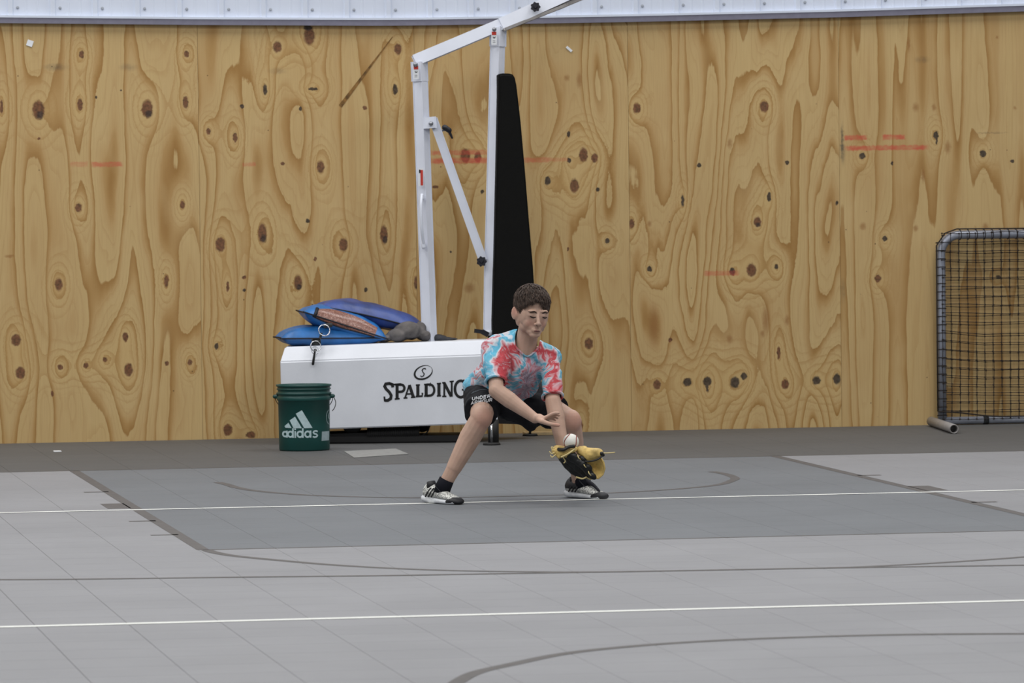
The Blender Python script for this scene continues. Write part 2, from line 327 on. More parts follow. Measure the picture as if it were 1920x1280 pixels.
# panel, grain frequency, horizontal / vertical field scale
PAR = {0: (6.5, 4.2, .5), 1: (7.5, 4.2, .5), 2: (11, 3.6, .5), 3: (12, 3.6, .55), 4: (6.5, 5.2, .3)}
TOPZ = [(0,43),(370,46.5),(700,48),(778,47.5),(1000,44),(1178,41),(1380,36.5),(1576,32),(1760,26),(1920,21),(1990,18)]
def topy(px):
    for (a, b), (c, d) in zip(TOPZ, TOPZ[1:]):
        if px <= c: return b+(d-b)*(px-a)/(c-a)
    return TOPZ[-1][1]
def ply(i):
    fr, sx, sz = PAR[i % 5 if i >= 0 else (i+5) % 5]; k = i % 5
    t = NT('plywood_%d' % k); co = t.coord()
    seed = V((k*7.3+1.7, 3.1*k, k*4.9))
    org = V((PX0+(k-1)*PW, YW, 0))
    cw = t.vm('ADD', co, (seed.x, 0, seed.z))
    ws = t.vm('MULTIPLY', cw, (sx, 1, sz))
    wob = t.noise(t.vm('MULTIPLY', cw, (14, 1, 4)), 1, 3, .55, 1)
    ws = t.vm('ADD', ws, t.vm('MULTIPLY', t.vm('SUBTRACT', wob, (.5, .5, .5)), (.11, 0, .11)))
    h = t.noise(ws, 1, 1, .4)
    d0 = t.noise(co, 55, 2, .6, 1)
    kc = t.vm('ADD', co, t.vm('MULTIPLY', t.vm('SUBTRACT', d0, (.5, .5, .5)), (.018, 0, .018)))
    brown = black = stain = halo = None; 
    def acc(a, b, op='MAXIMUM'): return b if a is None else t.math(op, a, b)
    for (px, py, rx, ry, ty) in KN[k]:
        c = P(px, py, YW)-org; s = proj(P(px, py, YW))[2]/FPX
        rx *= 1.08; ry *= 1.08; rxm = max(rx*s, .006); rym = max(ry*s, .006)
        v = t.vm('MULTIPLY', t.vm('SUBTRACT', kc, (c.x, 0, c.z)), (1/rxm, 0, 1/rym)); d = t.vm('LENGTH', v)
        big = rx*ry > 22
        if ty in (0, 2): brown = acc(brown, t.mr(d, .75, 1.15, 1, 0, True))
        if ty == 1: black = acc(black, t.mr(d, .7, 1.12, 1, 0, True))
        if ty == 2:
            v2 = t.vm('ADD', v, (-.25, 0, .55)); black = acc(black, t.mr(t.vm('LENGTH', t.vm('MULTIPLY', v2, (1.5, 0, 2.1))), .5, 1.2, .9, 0, True))
        if ty == 9: stain = acc(stain, t.mr(d, .2, 1.4, .6, 0, True)); continue
        if ty == 7: continue
        if big:
            R = 1/(.5 if ty == 1 else .34)
            e = t.math('EXPONENT', t.math('MULTIPLY', t.vm('LENGTH', t.vm('MULTIPLY', t.vm('SUBTRACT', kc, (c.x, 0, c.z)), (1/(.012+rxm*1.0), 0, 1/(.02+rym*1.25)))), -.62))
            halo = acc(halo, e, 'ADD')
    hh = h if halo is None else t.math('ADD', h, t.math('MULTIPLY', halo, -.25 if k < 2 else -.2))
    ph = t.math('MULTIPLY', hh, fr)
    fine = t.noise(t.vm('MULTIPLY', co, (160, 1, 5)), 1, 2)
    fp = t.math('FRACT', t.math('ADD', ph, t.math('MULTIPLY', fine, .05)))
    band = t.ramp(fp, [(0, (200, 172, 120)), (.55, (198, 169, 118)), (.74, (190, 157, 105)), (.83, (178, 142, 88)), (.93, (164, 125, 70)), (.975, (156, 116, 61)), (1, (199, 171, 119))])
    # secondary faint growth lines
    fp2 = t.math('FRACT', t.math('MULTIPLY', hh, fr*3.7)); g2 = t.mr(fp2, .7, 1, 0, .30)
    c = t.mix(g2, band, lin((172, 134, 80)))
    big = t.noise(t.vm('MULTIPLY', cw, (2.2, 1, 1.3)), 1, 3, .6)
    c = t.mix(t.mr(big, .42, .72, 0, .36), c, lin((184, 148, 98)))
    c = t.mix(t.mr(t.noise(t.vm('MULTIPLY', cw, (5, 1, 2)), 1, 2), .55, .75, 0, .35), c, lin((212, 186, 136)))
    c = t.mix(t.mr(fine, .35, .75, .14, 0), c, lin((140, 100, 52)))
    if halo is not None: c = t.mix(t.mr(halo, .25, .75, 0, .42), c, lin((200, 168, 112)))
    if halo is not None:
        rg = t.math('FRACT', t.math('MULTIPLY', t.math('LOGARITHM', t.math('MAXIMUM', halo, .001), 2.718), -2.6))
        rgm = t.math('MULTIPLY', t.mr(rg, .62, .95, 0, .5), t.mr(halo, .12, .3, 0, 1)); c = t.mix(rgm, c, lin((172, 134, 80)))
    # pin marks
    vo = t.n('ShaderNodeTexVoronoi'); t.put(vo.inputs['Vector'], t.vm('MULTIPLY', cw, (1, 0, 1))); vo.inputs['Scale'].default_value = 7
    c = t.mix(t.mr(vo.outputs['Distance'], .018, .035, .75, 0), c, lin((70, 46, 28)))
    if stain: c = t.mix(stain, c, lin((142, 94, 46)))
    if brown: c = t.mix(t.math('MULTIPLY', brown, .88), c, t.ramp(t.noise(co, 70, 2), [(.35, (70, 38, 26)), (.65, (118, 70, 48))]))
    if black: c = t.mix(t.math('MULTIPLY', black, .93), c, t.ramp(t.noise(co, 60, 2), [(.35, (34, 28, 26)), (.65, (74, 62, 54))]))
    def mark(px, py, hw, hh_, st, colr, c, soft=False):
        q = P(px, py, YW)-org; s = proj(P(px, py, YW))[2]/FPX
        v = t.vm('ABSOLUTE', t.vm('SUBTRACT', kc, (q.x, 0, q.z)))
        v = t.vm('MULTIPLY', v, (1/(hw*s), 0, 1/(hh_*s)))
        if soft: return t.mix(t.math('MULTIPLY', t.mr(t.vm('LENGTH', v), 0, 1.5, 1, 0, True), t.mr(t.noise(t.vm('MULTIPLY', co, (30, 1, 30)), 1, 3), .3, .6, .4*st, st)), c, lin(colr))
        sp = t.n('ShaderNodeSeparateXYZ'); t.put(sp.inputs[0], v)
        m_ = t.math('MULTIPLY', t.mr(sp.outputs[0], .85, 1.08, 1, 0, True), t.mr(sp.outputs[2], .45, 1.25, 1, 0, True))
        m_ = t.math('MULTIPLY', m_, t.mr(t.noise(t.vm('MULTIPLY', co, (18, 1, 40)), 1, 3), .3, .6, .45*st, st))
        return t.mix(m_, c, lin(colr))
    for r in RED.get(k, []): c = mark(*r, (196, 78, 62), c)
    for r in GREY.get(k, []): c = mark(*r, (66, 68, 62), c, True)
    t.col(c); t.rough(.62); t.b.inputs['Specular IOR Level'].default_value = .35
    t.bump(t.math('ADD', t.math('MULTIPLY', fine, .4), fp), .0008, .5)
    return t.m
plym = {k: ply(k) for k in range(5)}
for i in range(-3, 8):
    m = plym[i % 5]; x0 = PX0+(i-1)*PW; n = 8; vs = []
    gx = .0007
    xs = [x0+gx+(PW-2*gx)*j/n for j in range(n+1)]
    zt = [P(proj((x, YW, 2.3))[0], topy(min(max(proj((x, YW, 2.3))[0], 0), 1990)), YW).z+.012 for x in xs]
    dy = random.uniform(0, .0015)
    for j, x in enumerate(xs): vs += [(x-x0, dy, 0), (x-x0, dy, zt[j]), (x-x0, .018, 0), (x-x0, .018, zt[j])]
    fs = []
    for j in range(n):
        a = 4*j; b = a+4; fs += [(a, b, b+1, a+1), (a+1, b+1, b+3, a+3), (a, a+2, b+2, b)]
    fs += [(0, 1, 3, 2), (4*n, 4*n+2, 4*n+3, 4*n+1)]
    me = mesh(vs, fs); me.materials.append(m)
    o = bpy.data.objects.new('plywood_panel', me); C.objects.link(o); o.parent = wall; o.location = (x0, YW, 0); o['kind'] = 'structure'
    # diagonal gouge in the second panel
    if i == 1:
        a = P(638, 199, YW); b2 = P(736, 69, YW); dd = (b2-a).normalized(); sd = dd.cross(V((0, 1, 0)))
        pts = [a+(b2-a)*u for u in (0, .3, .6, 1)]; ws_ = [.022, .017, .011, .004]
        mk('gouge', (112, 82, 44), .9, var=.35, sc=30)
        bb = B()
        for p_, w_ in zip(pts, ws_): bb.v += [p_+sd*w_/2+V((0, -.0008, 0)), p_-sd*w_/2+V((0, -.0008, 0))]
        bb.f = [(2*q_, 2*q_+1, 2*q_+3, 2*q_+2) for q_ in range(3)]
        bb.obj('gouge', 'gouge', wall, norm=False)['kind'] = 'structure'
# metal siding above
def wx(px): return P(px, 30, YW).x
ribs = []
x = wx(12); pitch = (wx(406)-wx(10))/5
k0 = -12
for sp in range(k0, 36, 4):          # sheets four ribs wide
    xs = x+sp*pitch; prof = []
    for r in range(4):
        b0 = xs+r*pitch
        prof += [(b0, 0), (b0+.008, -.012), (b0+.032, -.012), (b0+.04, 0), (b0+.1, 0), (b0+.104, -.0014), (b0+.112, -.0014), (b0+.116, 0), (b0+.165, 0), (b0+.169, -.0014), (b0+.177, -.0014), (b0+.181, 0)]
    prof.append((xs+4*pitch, 0)); vs = []; fs = []
    for (px_, dy_) in prof:
        zz = P(proj((px_, YW, 2.3))[0], topy(min(max(proj((px_, YW, 2.3))[0], 0), 1990))-8, YW).z
        vs += [(px_, YW-.01+dy_, zz), (px_, YW-.01+dy_, 6)]
    fs = [(2*i, 2*i+2, 2*i+3, 2*i+1) for i in range(len(prof)-1)]
    struct(link('siding_panel', mesh(vs, fs), 'siding', wall))
    for r in range(4):
        cx = xs+r*pitch+.06; pxx = proj((cx, YW, 2.3))[0]
        if -100 < pxx < 2050:
            c = P(pxx, topy(min(max(pxx, 0), 1990))-29, YW); c.y = YW-.011
            o = B().lathe((0, 0, 0), [(.009, 0), (.009, .0015), (.005, .002), (.005, .006), (0, .0065)], 8)
            o.v = [V((c.x+v.x, c.y-v.z, c.z+v.y)) for v in o.v]; o.obj('screw', 'screw_grey', wall)['kind'] = 'structure'
for a, b_ in ((-300, 706), (706, 2250)):
    pts = [p for p in range(a, b_, 60)]+[b_]
    r1 = []
    for px_ in pts:
        ty = topy(min(max(px_, 0), 1990))+(px_-1990)*-.026*(px_ > 1990)
        lo = P(px_, ty+.5, YW); hi = P(px_, ty-10, YW); 
        r1.append([V((lo.x, YW-.001, lo.z)), V((lo.x, YW-.03, lo.z)), V((hi.x, YW-.036, hi.z)), V((hi.x, YW-.001, hi.z))])
    struct(B().loft(r1).obj('wall_trim', 'trim_grey', wall))
    r2 = [[q[2]+V((0, -.004, 0)), q[2]+V((0, -.004, .012)), q[3]+V((0, 0, .012)), q[3]] for q in r1]
    struct(B().loft(r2).obj('drip_edge', 'siding', wall))
def scrap(px, py, w_, h_, rot, lab):
    c = P(px, py, YW); R = Matrix.Rotation(rot, 3, 'Y'); b = B()
    b.frame(c+R@V((-w_/2, -.004, -h_/2)), R@V((1, 0, 0)), V((0, 1, 0)), R@V((0, 0, 1)), w_, .003, h_)
    return tag(b.obj('paper_scrap', 'paper'), lab, 'paper')
scrap(56, 81, .034, .034, radians(20), 'small square white paper tag stuck on the plywood at top left')
scrap(1067, 92, .04, .014, radians(42), 'narrow white paper scrap stuck on the plywood right of the hoop arm')

# ------------------------------------------------------------------ basketball hoop stand
YH = 28.9
hoop = thing('basketball_stand', G(760, 830), 'white portable basketball stand with padded post, folded against the plywood wall', 'basketball stand')
def pb(name, m, pts, parent=hoop, sm=False): pass
beta = radians(-10)
e1 = V((cos(beta), sin(beta), 0)); e3 = V((-sin(beta), cos(beta), 0)); YF = 28.78
A0 = P(529, 808, YF); z0 = A0.z
def onplane(px, py):   # point on the slanted front plane of the ballast box
    d = ray(px, py); o = V((0, 0, CH)); t = (A0-o).dot(e3)/d.dot(e3); return o+d*t
L = (onplane(933, 792)-A0).dot(e1)
e1 = (onplane(882, 795.3)-onplane(620, 804)).normalized(); e2 = e3.cross(e1).normalized()*-1
if e2.z < 0: e2 = -e2
Aw = A0+(onplane(620, 804)-A0)-e1*((onplane(620, 804)-A0).dot(e1)); z0 = 0; z1 = (onplane(620, 675)-Aw).dot(e2); zt2 = z1+.078
DEP = .42
b = B(); prof = [(0, z0), (0, z1), (.055, zt2), (DEP-.06, zt2), (DEP, z1), (DEP, z0)]
r = []
for (u, ins) in ((0, 1), (L, 1)):
    sgn = 1 if u == 0 else -1
    r.append([Aw+e1*(u+sgn*(.03 if zz == zt2 else 0))+e3*d+e2*zz for d, zz in prof])
b.loft(r); me = mesh(b.v, b.f); bm = bmesh.new(); bm.from_mesh(me); bmesh.ops.recalc_face_normals(bm, faces=bm.faces)
bmesh.ops.bevel(bm, geom=bm.edges[:], offset=.006, segments=2, affect='EDGES'); bm.to_mesh(me); bm.free()
box = link('ballast_box', me, 'white_plastic', hoop); BN = -e3
# writing on the box
def bp(px, py): return onplane(px, py)+BN*.0012
def stroke(b, pts, w_, n=BN, f=bp): b.ribbon([f(*p) for p in pts], w_, n); return b
px2m = .00288
def arcp(cx, cy, rx, ry, a0, a1, n=14, rot=0):
    o = []
    for i in range(n+1):
        a = radians(a0+(a1-a0)*i/n); x = rx*cos(a); y = ry*sin(a); o.append((cx+x*cos(rot)-y*sin(rot), cy+x*sin(rot)+y*cos(rot)))
    return o
T = B(); W_ = 5.7*px2m; t_ = 2.9*px2m
# S with a long top flag
stroke(T, [(736.5, 726), (735.5, 720.5), (730, 718.6), (723, 719.6), (721.2, 724), (724, 729), (730, 735), (733.5, 741), (732.5, 747), (727, 750.5), (721.5, 750.5)], W_)
stroke(T, [(721.5, 752.5), (720.6, 743)], t_*1.2); stroke(T, [(729, 719), (742, 721)], t_*1.1)
# P
stroke(T, [(744.5, 720), (744.5, 748)], W_*1.05); stroke(T, [(740, 748), (749.5, 747)], t_*1.1); stroke(T, [(740, 720.5), (752, 719.5)], t_*1.2)
stroke(T, [(745, 721)]+arcp(752, 727.5, 6.2, 6.6, -90, 90)+[(745, 734.5)], W_*.85)
# A
stroke(T, [(759.5, 745.5), (767.5, 721.5)], t_*1.1); stroke(T, [(767.5, 721.5), (775, 744)], W_*1.05)
stroke(T, [(762.5, 738.5), (772.5, 738)], t_); stroke(T, [(756.5, 746), (764, 745.6)], t_); stroke(T, [(770.5, 744.8), (779, 744.2)], t_)
# L
stroke(T, [(783.5, 721.5), (783.5, 742.5)], W_*1.05); stroke(T, [(779.5, 721.7), (787.5, 721.3)], t_); stroke(T, [(779.5, 743.2), (791.5, 742.3), (792, 736)], t_*1.2)
# D
stroke(T, [(799, 720), (799, 742)], W_*1.05); stroke(T, [(795, 720.5), (805, 719.8)], t_); stroke(T, [(795, 742.4), (805, 742)], t_)
stroke(T, [(800, 720.6), (806, 720.5)]+arcp(806, 731, 8.2, 10.3, -90, 90)+[(800, 741.8)], W_*.8)
# I
stroke(T, [(823, 718.5), (823, 742)], W_*1.05); stroke(T, [(819, 719), (827, 718.4)], t_); stroke(T, [(819, 742.2), (827, 741.6)], t_)
# N
stroke(T, [(833, 716.5), (833, 743)], t_*1.3); stroke(T, [(832.5, 717), (846, 743)], W_); stroke(T, [(847, 714.5), (847, 743.5)], t_*1.3)
stroke(T, [(829, 717.5), (835, 717)], t_); stroke(T, [(829, 743), (837, 742.8)], t_); stroke(T, [(843, 715.2), (851, 714.4)], t_)
# G
stroke(T, [(873, 718.5), (870, 714)]+arcp(864, 729, 11, 15.5, -60, -300, 20)+[(871.5, 741), (872, 731)], W_*.9); stroke(T, [(866, 730.5), (876, 730)], t_*1.2)
T.obj('lettering', 'black_ink', box, norm=False)
T = B(); o_ = [bp(*p) for p in arcp(793.5, 698.3, 18.5, 13.2, 0, 360, 48, radians(-22))]; i_ = [bp(*p) for p in arcp(794.6, 697.2, 16.2, 10.6, 0, 360, 48, radians(-24))]
T.add(o_+i_, [(k, k+1, 49+k+1, 49+k) for k in range(48)])
stroke(T, [(798.5, 692.5), (797, 690.5), (793.5, 691), (791.3, 694), (793, 697.5), (795.5, 700.5), (794, 704.5), (790.5, 706), (788.2, 704)], 2.0*px2m)
T.obj('emblem', 'black_ink', box, norm=False)
# frame, hose, wheels and levelling feet below the box
b = B(); c0 = Aw+e3*.05
for d in (.06, .36): b.frame(Aw+e1*.12+e3*d-e2*.07, e1, e3, e2, L*.42, .05, .04, .004)
for u in (.12, L*.42): b.frame(Aw+e1*u+e3*.06-e2*.07, e1, e3, e2, .05, .33, .07, .004)
Af = V((Aw.x, Aw.y, .004)); eh = V((e1.x, e1.y, 0)).normalized(); b.frame(Af+eh*.1+e3*.04, eh, e3, V((0, 0, 1)), L-.3, .36, .035, .004)  # dark floor plate: sled frame, with the shadow under the box built in
b.obj('base_frame_and_shade', 'dark_steel', hoop)
for u in (.36, .36+.0, ): pass
for u, d in ((.38, .1), (.38, .33), (L-.42, .33)):
    c = Af+eh*u+e3*d+V((0, 0, .09)); wv = B(); pts = []
    wv.tube([c-e3*.02, c-e3*.014, c+e3*.014, c+e3*.02], [.04, .05, .05, .04], 20); o = wv.obj('wheel', 'rubber', hoop, True)
    B().tube([c-e3*.024, c+e3*.024], .018, 12).obj('hub', 'dark_steel', o, True)
b = B(); p0 = onplane(688, 816)+e3*.08; n = 26; pts = []; rr = []
for i in range(n*4+1):
    pts.append(p0+e1*(.285*i/(n*4))); rr.append(.040+.005*cos(2*pi*i/4))
b.tube(pts, rr, 16); b.obj('ribbed_hose', 'dark_steel', hoop, True)
pe = pts[-1]
B().tube(spl([pe+V((0, 0, -.02)), pe+e1*.04+V((0, 0, .0)), pe+e1*.055+V((0, 0, .035)), pe+e1*.05+V((0, 0, .08))]), .004, 8).obj('cable', 'rubber', hoop, True)
c = G(922, 834); s_ = .003
b = B().lathe(c, [(0, .012), (.045, .012), (.048, .006), (.048, 0), (0, 0)], 24); foot = b.obj('levelling_foot', 'rubber', hoop, True)
B().tube([c+V((0, 0, .01)), c+V((0, 0, .13))], .007, 10).obj('threaded_rod', 'chrome', foot, True)
B().tube([c+V((.02, .06, .0)), c+V((.02, .06, .135))], .03, 16).obj('jack_sleeve', 'rubber', foot, True)
c = G(994, 817); B().lathe(c, [(0, .012), (.04, .012), (.044, 0), (0, 0)], 20).tube([c+V((0, 0, .01)), c+V((0, 0, .1))], .007, 8).obj('levelling_foot', 'rubber', hoop, True)
B().beam(onplane(928, 787)+e3*.2, P(1000, 786, 28.95), .05, .05).obj('base_arm', 'dark_steel', hoop)
# posts: visible right faces, so the posts are turned towards the right
tw = radians(33); ps = .0029
def post(name, q1, q2, w_, m='white_steel', par=hoop, Y=YH, twist=tw, d=None): return B().beam(P(*q1, Y), P(*q2, Y), w_, d or w_, twist).obj(name, m, par)
rear = post('rear_post', (787, 120), (805.5, 640), .053)
B().beam(P(786, 117, YH), P(787.3, 151, YH), .06, .06, tw).obj('post_cap', 'white_steel', rear)
frontp = B().beam(P(934, 50, YH), P(922, 500, YH), .052, .052, tw).beam(P(922, 499, YH), P(920.5, 620, YH), .054, .052, tw).obj('front_post', 'white_steel', hoop)
B().beam(P(934, 52, YH), P(933.5, 86, YH), .06, .06, tw).obj('post_cap', 'white_steel', frontp)
B().tube([P(918, 619, YH-.03), P(917.5, 629, YH-.03)], [.026, .018], 12).obj('post_foot', 'white_steel', frontp, True)
def bolt(px, py, Y, r_=.012, par=hoop, name='bolt'):
    c = P(px, py, Y); n = V((0, -1, 0)); return B().tube([c, c+n*.006, c+n*.011], [r_, r_, r_*.6], 10).obj(name, 'bolt_steel', par, True)
bolt(779, 121, YH-.05, .0135, rear); bolt(926.5, 55, YH-.05, .0125, frontp)
def knob(px, py, Y, r_, par=hoop):
    c = P(px, py, Y); pts = []; n = 28
    b = B(); r0 = []; r1 = []
    for i in range(n):
        a = 2*pi*i/n; rr = r_*(1+.13*cos(7*a)); v = Rt*cos(a)*rr+Up*sin(a)*rr; r0.append(c+v); r1.append(c+v*.96-Fw*.018)
    b.loft([r0, r1]); b.tube([c-Fw*.018, c-Fw*.024], [.012, .008], 10); return b.obj('star_knob', 'black_plastic', par)
# top arm: inner beam and outer sleeve running out of the frame
arm = B().beam(P(778, 114, YH-.0), P(945, 44, YH), .056, .05, radians(-4)).obj('top_arm', 'white_steel', hoop)
B().beam(P(940, 46.5, YH), P(1190, -67, YH), .062, .058, radians(-4)).obj('arm_sleeve', 'white_steel', arm)
B().beam(P(944, 56.5, YH-.01), P(1062, 9.5, YH-.01), .008, .05).beam(P(1056, 11, YH), P(1150, -28, YH), .012, .05).obj('arm_underside_shade', 'foot_steel_and_shade', arm)  # grey strip: shade below the sleeve put into its colour
knob(1004, 13, YH-.05, .026, arm)
# brace
br = B().beam(P(794, 231, YH-.03), P(816, 229, YH-.03), .054, .02, 0).obj('brace_bracket', 'white_steel', rear)
bolt(808, 231.5, YH-.045, .013, br)
brace = B().beam(P(812.5, 224, YH), P(905, 486, YH), .04, .035, radians(0)).obj('diagonal_brace', 'white_steel', hoop)
knob(903, 490, YH-.06, .027, brace)
c = P(838, 243, YH-.02)
k = B().capsule(c+V((-.012, 0, .012)), c+V((.012, 0, -.004)), .016, .015).capsule(c+V((.01, 0, -.004)), c+V((.028, 0, -.045)), .009, .006).obj('pull_pin', 'black_plastic', brace, True)
B().tube([P(828, 245, YH), c], .006, 8).obj('pin_shaft', 'chrome', k, True)
B().tube(spl([P(791, 365, YH-.045), P(789.5, 385, YH-.075), P(790.5, 425, YH-.075), P(794, 455, YH-.05), P(794.5, 463, YH-.04)]), .0085, 10).capsule(P(791, 366, YH-.045), P(791.5, 372, YH-.045), .01, .01).capsule(P(794, 456, YH-.045), P(794.3, 463, YH-.045), .011, .011).obj('handle', 'white_steel', rear, True)
def sticker(px, py, w_, h_, m, par, Y=YH-.047, name='sticker'):
    b = B(); R = Matrix.Rotation(radians(-8), 3, 'Z'); c = P(px, py, Y); b.frame(c-R@V((w_/2, 0, h_/2)), R@V((1, 0, 0)), R@V((0, 1, 0)), V((0, 0, 1)), w_, .001, h_); return b.obj(name, m, par)
for (px, py, pp) in ((780, 136, rear), (926.3, 71.5, frontp)):
    s = sticker(px, py, .03, .072, 'sticker_white', pp); sticker(px, py-9, .024, .018, 'red_ink', s, YH-.0485, 'red_band')
    b = B(); c = [P(px-1.8, py-3, YH-.0485), P(px-.8, py-.5, YH-.0485), P(px+1.6, py-.5, YH-.0485), P(px+2, py-3, YH-.0485)]; b.ribbon(c, .004, (0, -1, 0)); b.ribbon([P(px-2.5, py+5, YH-.0485), P(px+2.5, py+5, YH-.0485)], .002, (0, -1, 0)); b.ribbon([P(px-2.5, py+8, YH-.0485), P(px+2.5, py+8, YH-.0485)], .002, (0, -1, 0)); b.obj('warning_symbol', 'black_ink', s, norm=False)
s = sticker(789, 332, .028, .098, 'sticker_white', rear); sticker(790.8, 333, .014, .085, 'red_ink', s, YH-.0485, 'red_band'); sticker(787, 321, .008, .018, 'black_ink', s, YH-.0485, 'black_mark')
# wedge pad on the front post
prof = [(935, 141), (938, 138.5), (944, 137.3), (956, 137.8), (962, 139.5), (966, 146), (969, 160), (977, 230), (985, 320), (993, 420), (1000, 500), (1004.5, 570), (1008, 640), (1011, 760), (926, 760), (925, 600), (928, 480), (932, 320), (935, 180)]
r0 = [P(x, y, YH-.1) for x, y in prof]; r1 = [P(x, y, YH-.1)+V((.0, .2, 0)) for x, y in prof]
b = B().loft([r0, r1]); me = mesh(b.v, b.f); bm = bmesh.new(); bm.from_mesh(me); bmesh.ops.recalc_face_normals(bm, faces=bm.faces)
bmesh.ops.bevel(bm, geom=[e for e in bm.edges if len(e.link_faces) == 2 and e.calc_face_angle() > 1], offset=.012, segments=3, affect='EDGES'); bm.to_mesh(me); bm.free()
link('post_pad', me, 'black_vinyl', hoop)
b = B(); c = [P(891, 620, YH-.05), P(905, 622, YH-.05), P(914, 627, YH-.05)]; b.beam(c[0], c[1], .014, .02).beam(c[1], c[2], .02, .02); b.obj('lever', 'black_plastic', hoop)

# wood strip lying by the wall
b = B(); a = G(985, 817); q_ = G(1062, 817); b.frame(V((a.x, a.y, 0.001)), V((1, 0, 0)), V((0, 1, 0)), V((0, 0, 1)), q_.x-a.x, .09, .018, .002)
tag(b.obj('wood_strip', 'wood_strip'), 'short pale wood strip lying on the floor behind the boy', 'wood')

# ------------------------------------------------------------------ sandbags, cloths, chain on the base
TOPC = Aw+e3*.16+e2*zt2
def bag(name, p0, p1, hh, depth, label, m, Yc, belly=1, sag=0, pw=3.2):
    # pillow bag: long axis p0->p1, thickness hh, depth
    th = thing(name, V((0, 0, 0))+(P(*p0, Yc)+P(*p1, Yc))/2-V((0, 0, hh/2)), label, 'sandbag', 'sandbags on the ballast box')
    a = P(*p0, Yc); c = P(*p1, Yc); ax = (c-a); Ln = ax.length; ax.normalize(); up = V((0, 0, 1)); up = (up-ax*up.dot(ax)).normalized(); dp = ax.cross(up)
    n = 28; mm = 18; top = []; vs = []
    for s_ in (1, -1):
        for i in range(n+1):
            for j in range(mm+1):
                u = i/n; v = j/mm; e = (max(0, 1-abs(2*u-1)**pw)**.62)*(max(0, 1-abs(2*v-1)**pw)**.62)
                wr = .006*noise.noise(V((u*5+s_*3, v*5, hh*40)))*e*2
                pin = 1-.07*(4*v*(1-v))*(abs(2*u-1)**2)   # edges pulled in between the corners
                vs.append(a+ax*(Ln*(.5+(u-.5)*pin))+dp*((v-.5)*depth*(1-.08*(4*u*(1-u))*0))+up*(s_*(e*hh/2*(1.15 if s_ > 0 else .85))+wr+sag*(4*u*(1-u))))
    N = (n+1)*(mm+1); fs = []
    for s_ in (0, 1):
        for i in range(n):
            for j in range(mm):
                q = s_*N+i*(mm+1)+j; f = (q, q+1, q+mm+2, q+mm+1); fs.append(f if s_ else f[::-1])
    global bagf
    bagf = fs; ob = link('bag_body', mesh(vs, fs), m, th, True)
    ring = []
    for i in range(n+1): ring.append(i*(mm+1))
    for j in range(mm+1): ring.append(n*(mm+1)+j)
    for i in range(n, -1, -1): ring.append(i*(mm+1)+mm)
    for j in range(mm, -1, -1): ring.append(j)
    pts = [vs[i] for i in ring]; pp = [pts[0]]
    for p in pts[1:]:
        if (p-pp[-1]).length > 1e-4: pp.append(p)
    B().tube(pp, .0045, 6).obj('piping', 'bag_trim', th, True)
    return th, vs, (a, ax, up, dp, Ln)
YS = 29.0
th1, v1, fr1 = bag('sandbag', (519, 633), (712, 632), .112, .3, 'lower bright blue sandbag overhanging the left end of the box', 'bag_blue', YS, pw=4.6)
th2, v2, fr2 = bag('sandbag', (562, 583), (720, 634), .14, .3, 'middle blue sandbag with a brown patterned side panel', 'bag_blue', YS-.01)
bag2f = bagf
th3, v3, fr3 = bag('sandbag', (592, 573), (800, 622), .125, .3, 'top dark blue sandbag lying across the pile', 'bag_navy', YS+.06, sag=.012)
b2v = BVHTree.FromPolygons([tuple(v) for v in v2], bag2f)
def patch(rows, bvh, off=.004):
    b = B(); g = []
    for r_ in rows:
        out = []
        for (x, y) in r_:
            d = ray(x, y).normalized(); h = bvh.ray_cast(V((0, 0, CH)), d); out.append(h[0]-d*off if h[0] else None)
        g.append(out)
    n = len(rows[0])
    for i in range(len(g)-1):
        for j in range(n-1):
            q = (g[i][j], g[i][j+1], g[i+1][j+1], g[i+1][j])
            if all(p is not None for p in q): b.add(q, [(0, 1, 2, 3)])
    return b
up_ = spl([V((x, y, 0)) for x, y in ((594, 579), (620, 579), (645, 585), (675, 596), (708, 614))], 6)
lw_ = spl([V((x, y, 0)) for x, y in ((589, 594), (610, 603.5), (640, 614), (670, 622), (702, 631))], 6)
n_ = min(len(up_), len(lw_)); rows = [[(up_[i].x+(lw_[i].x-up_[i].x)*j/8, up_[i].y+(lw_[i].y-up_[i].y)*j/8) for j in range(9)] for i in range(n_)]
pb_ = patch(rows, b2v); bm = bmesh.new()
ob = pb_.obj('side_panel', 'bag_brown', th2, True, norm=False); bm.from_mesh(ob.data); bmesh.ops.remove_doubles(bm, verts=bm.verts, dist=1e-5); bm.to_mesh(ob.data); bm.free()
ob['label'] = 'glossy brown patterned vinyl panel'
pts = []
for (x, y) in [(595, 578), (592, 588)]+[(p.x, p.y) for p in lw_[:n_]]:
    d = ray(x, y).normalized(); h = b2v.ray_cast(V((0, 0, CH)), d)
    if h[0]: pts.append(h[0]-d*.003)
if len(pts) > 3: B().tube(pts, [.011]*3+[.004]*(len(pts)-3), 6).obj('panel_binding', 'bag_trim', th2, True)
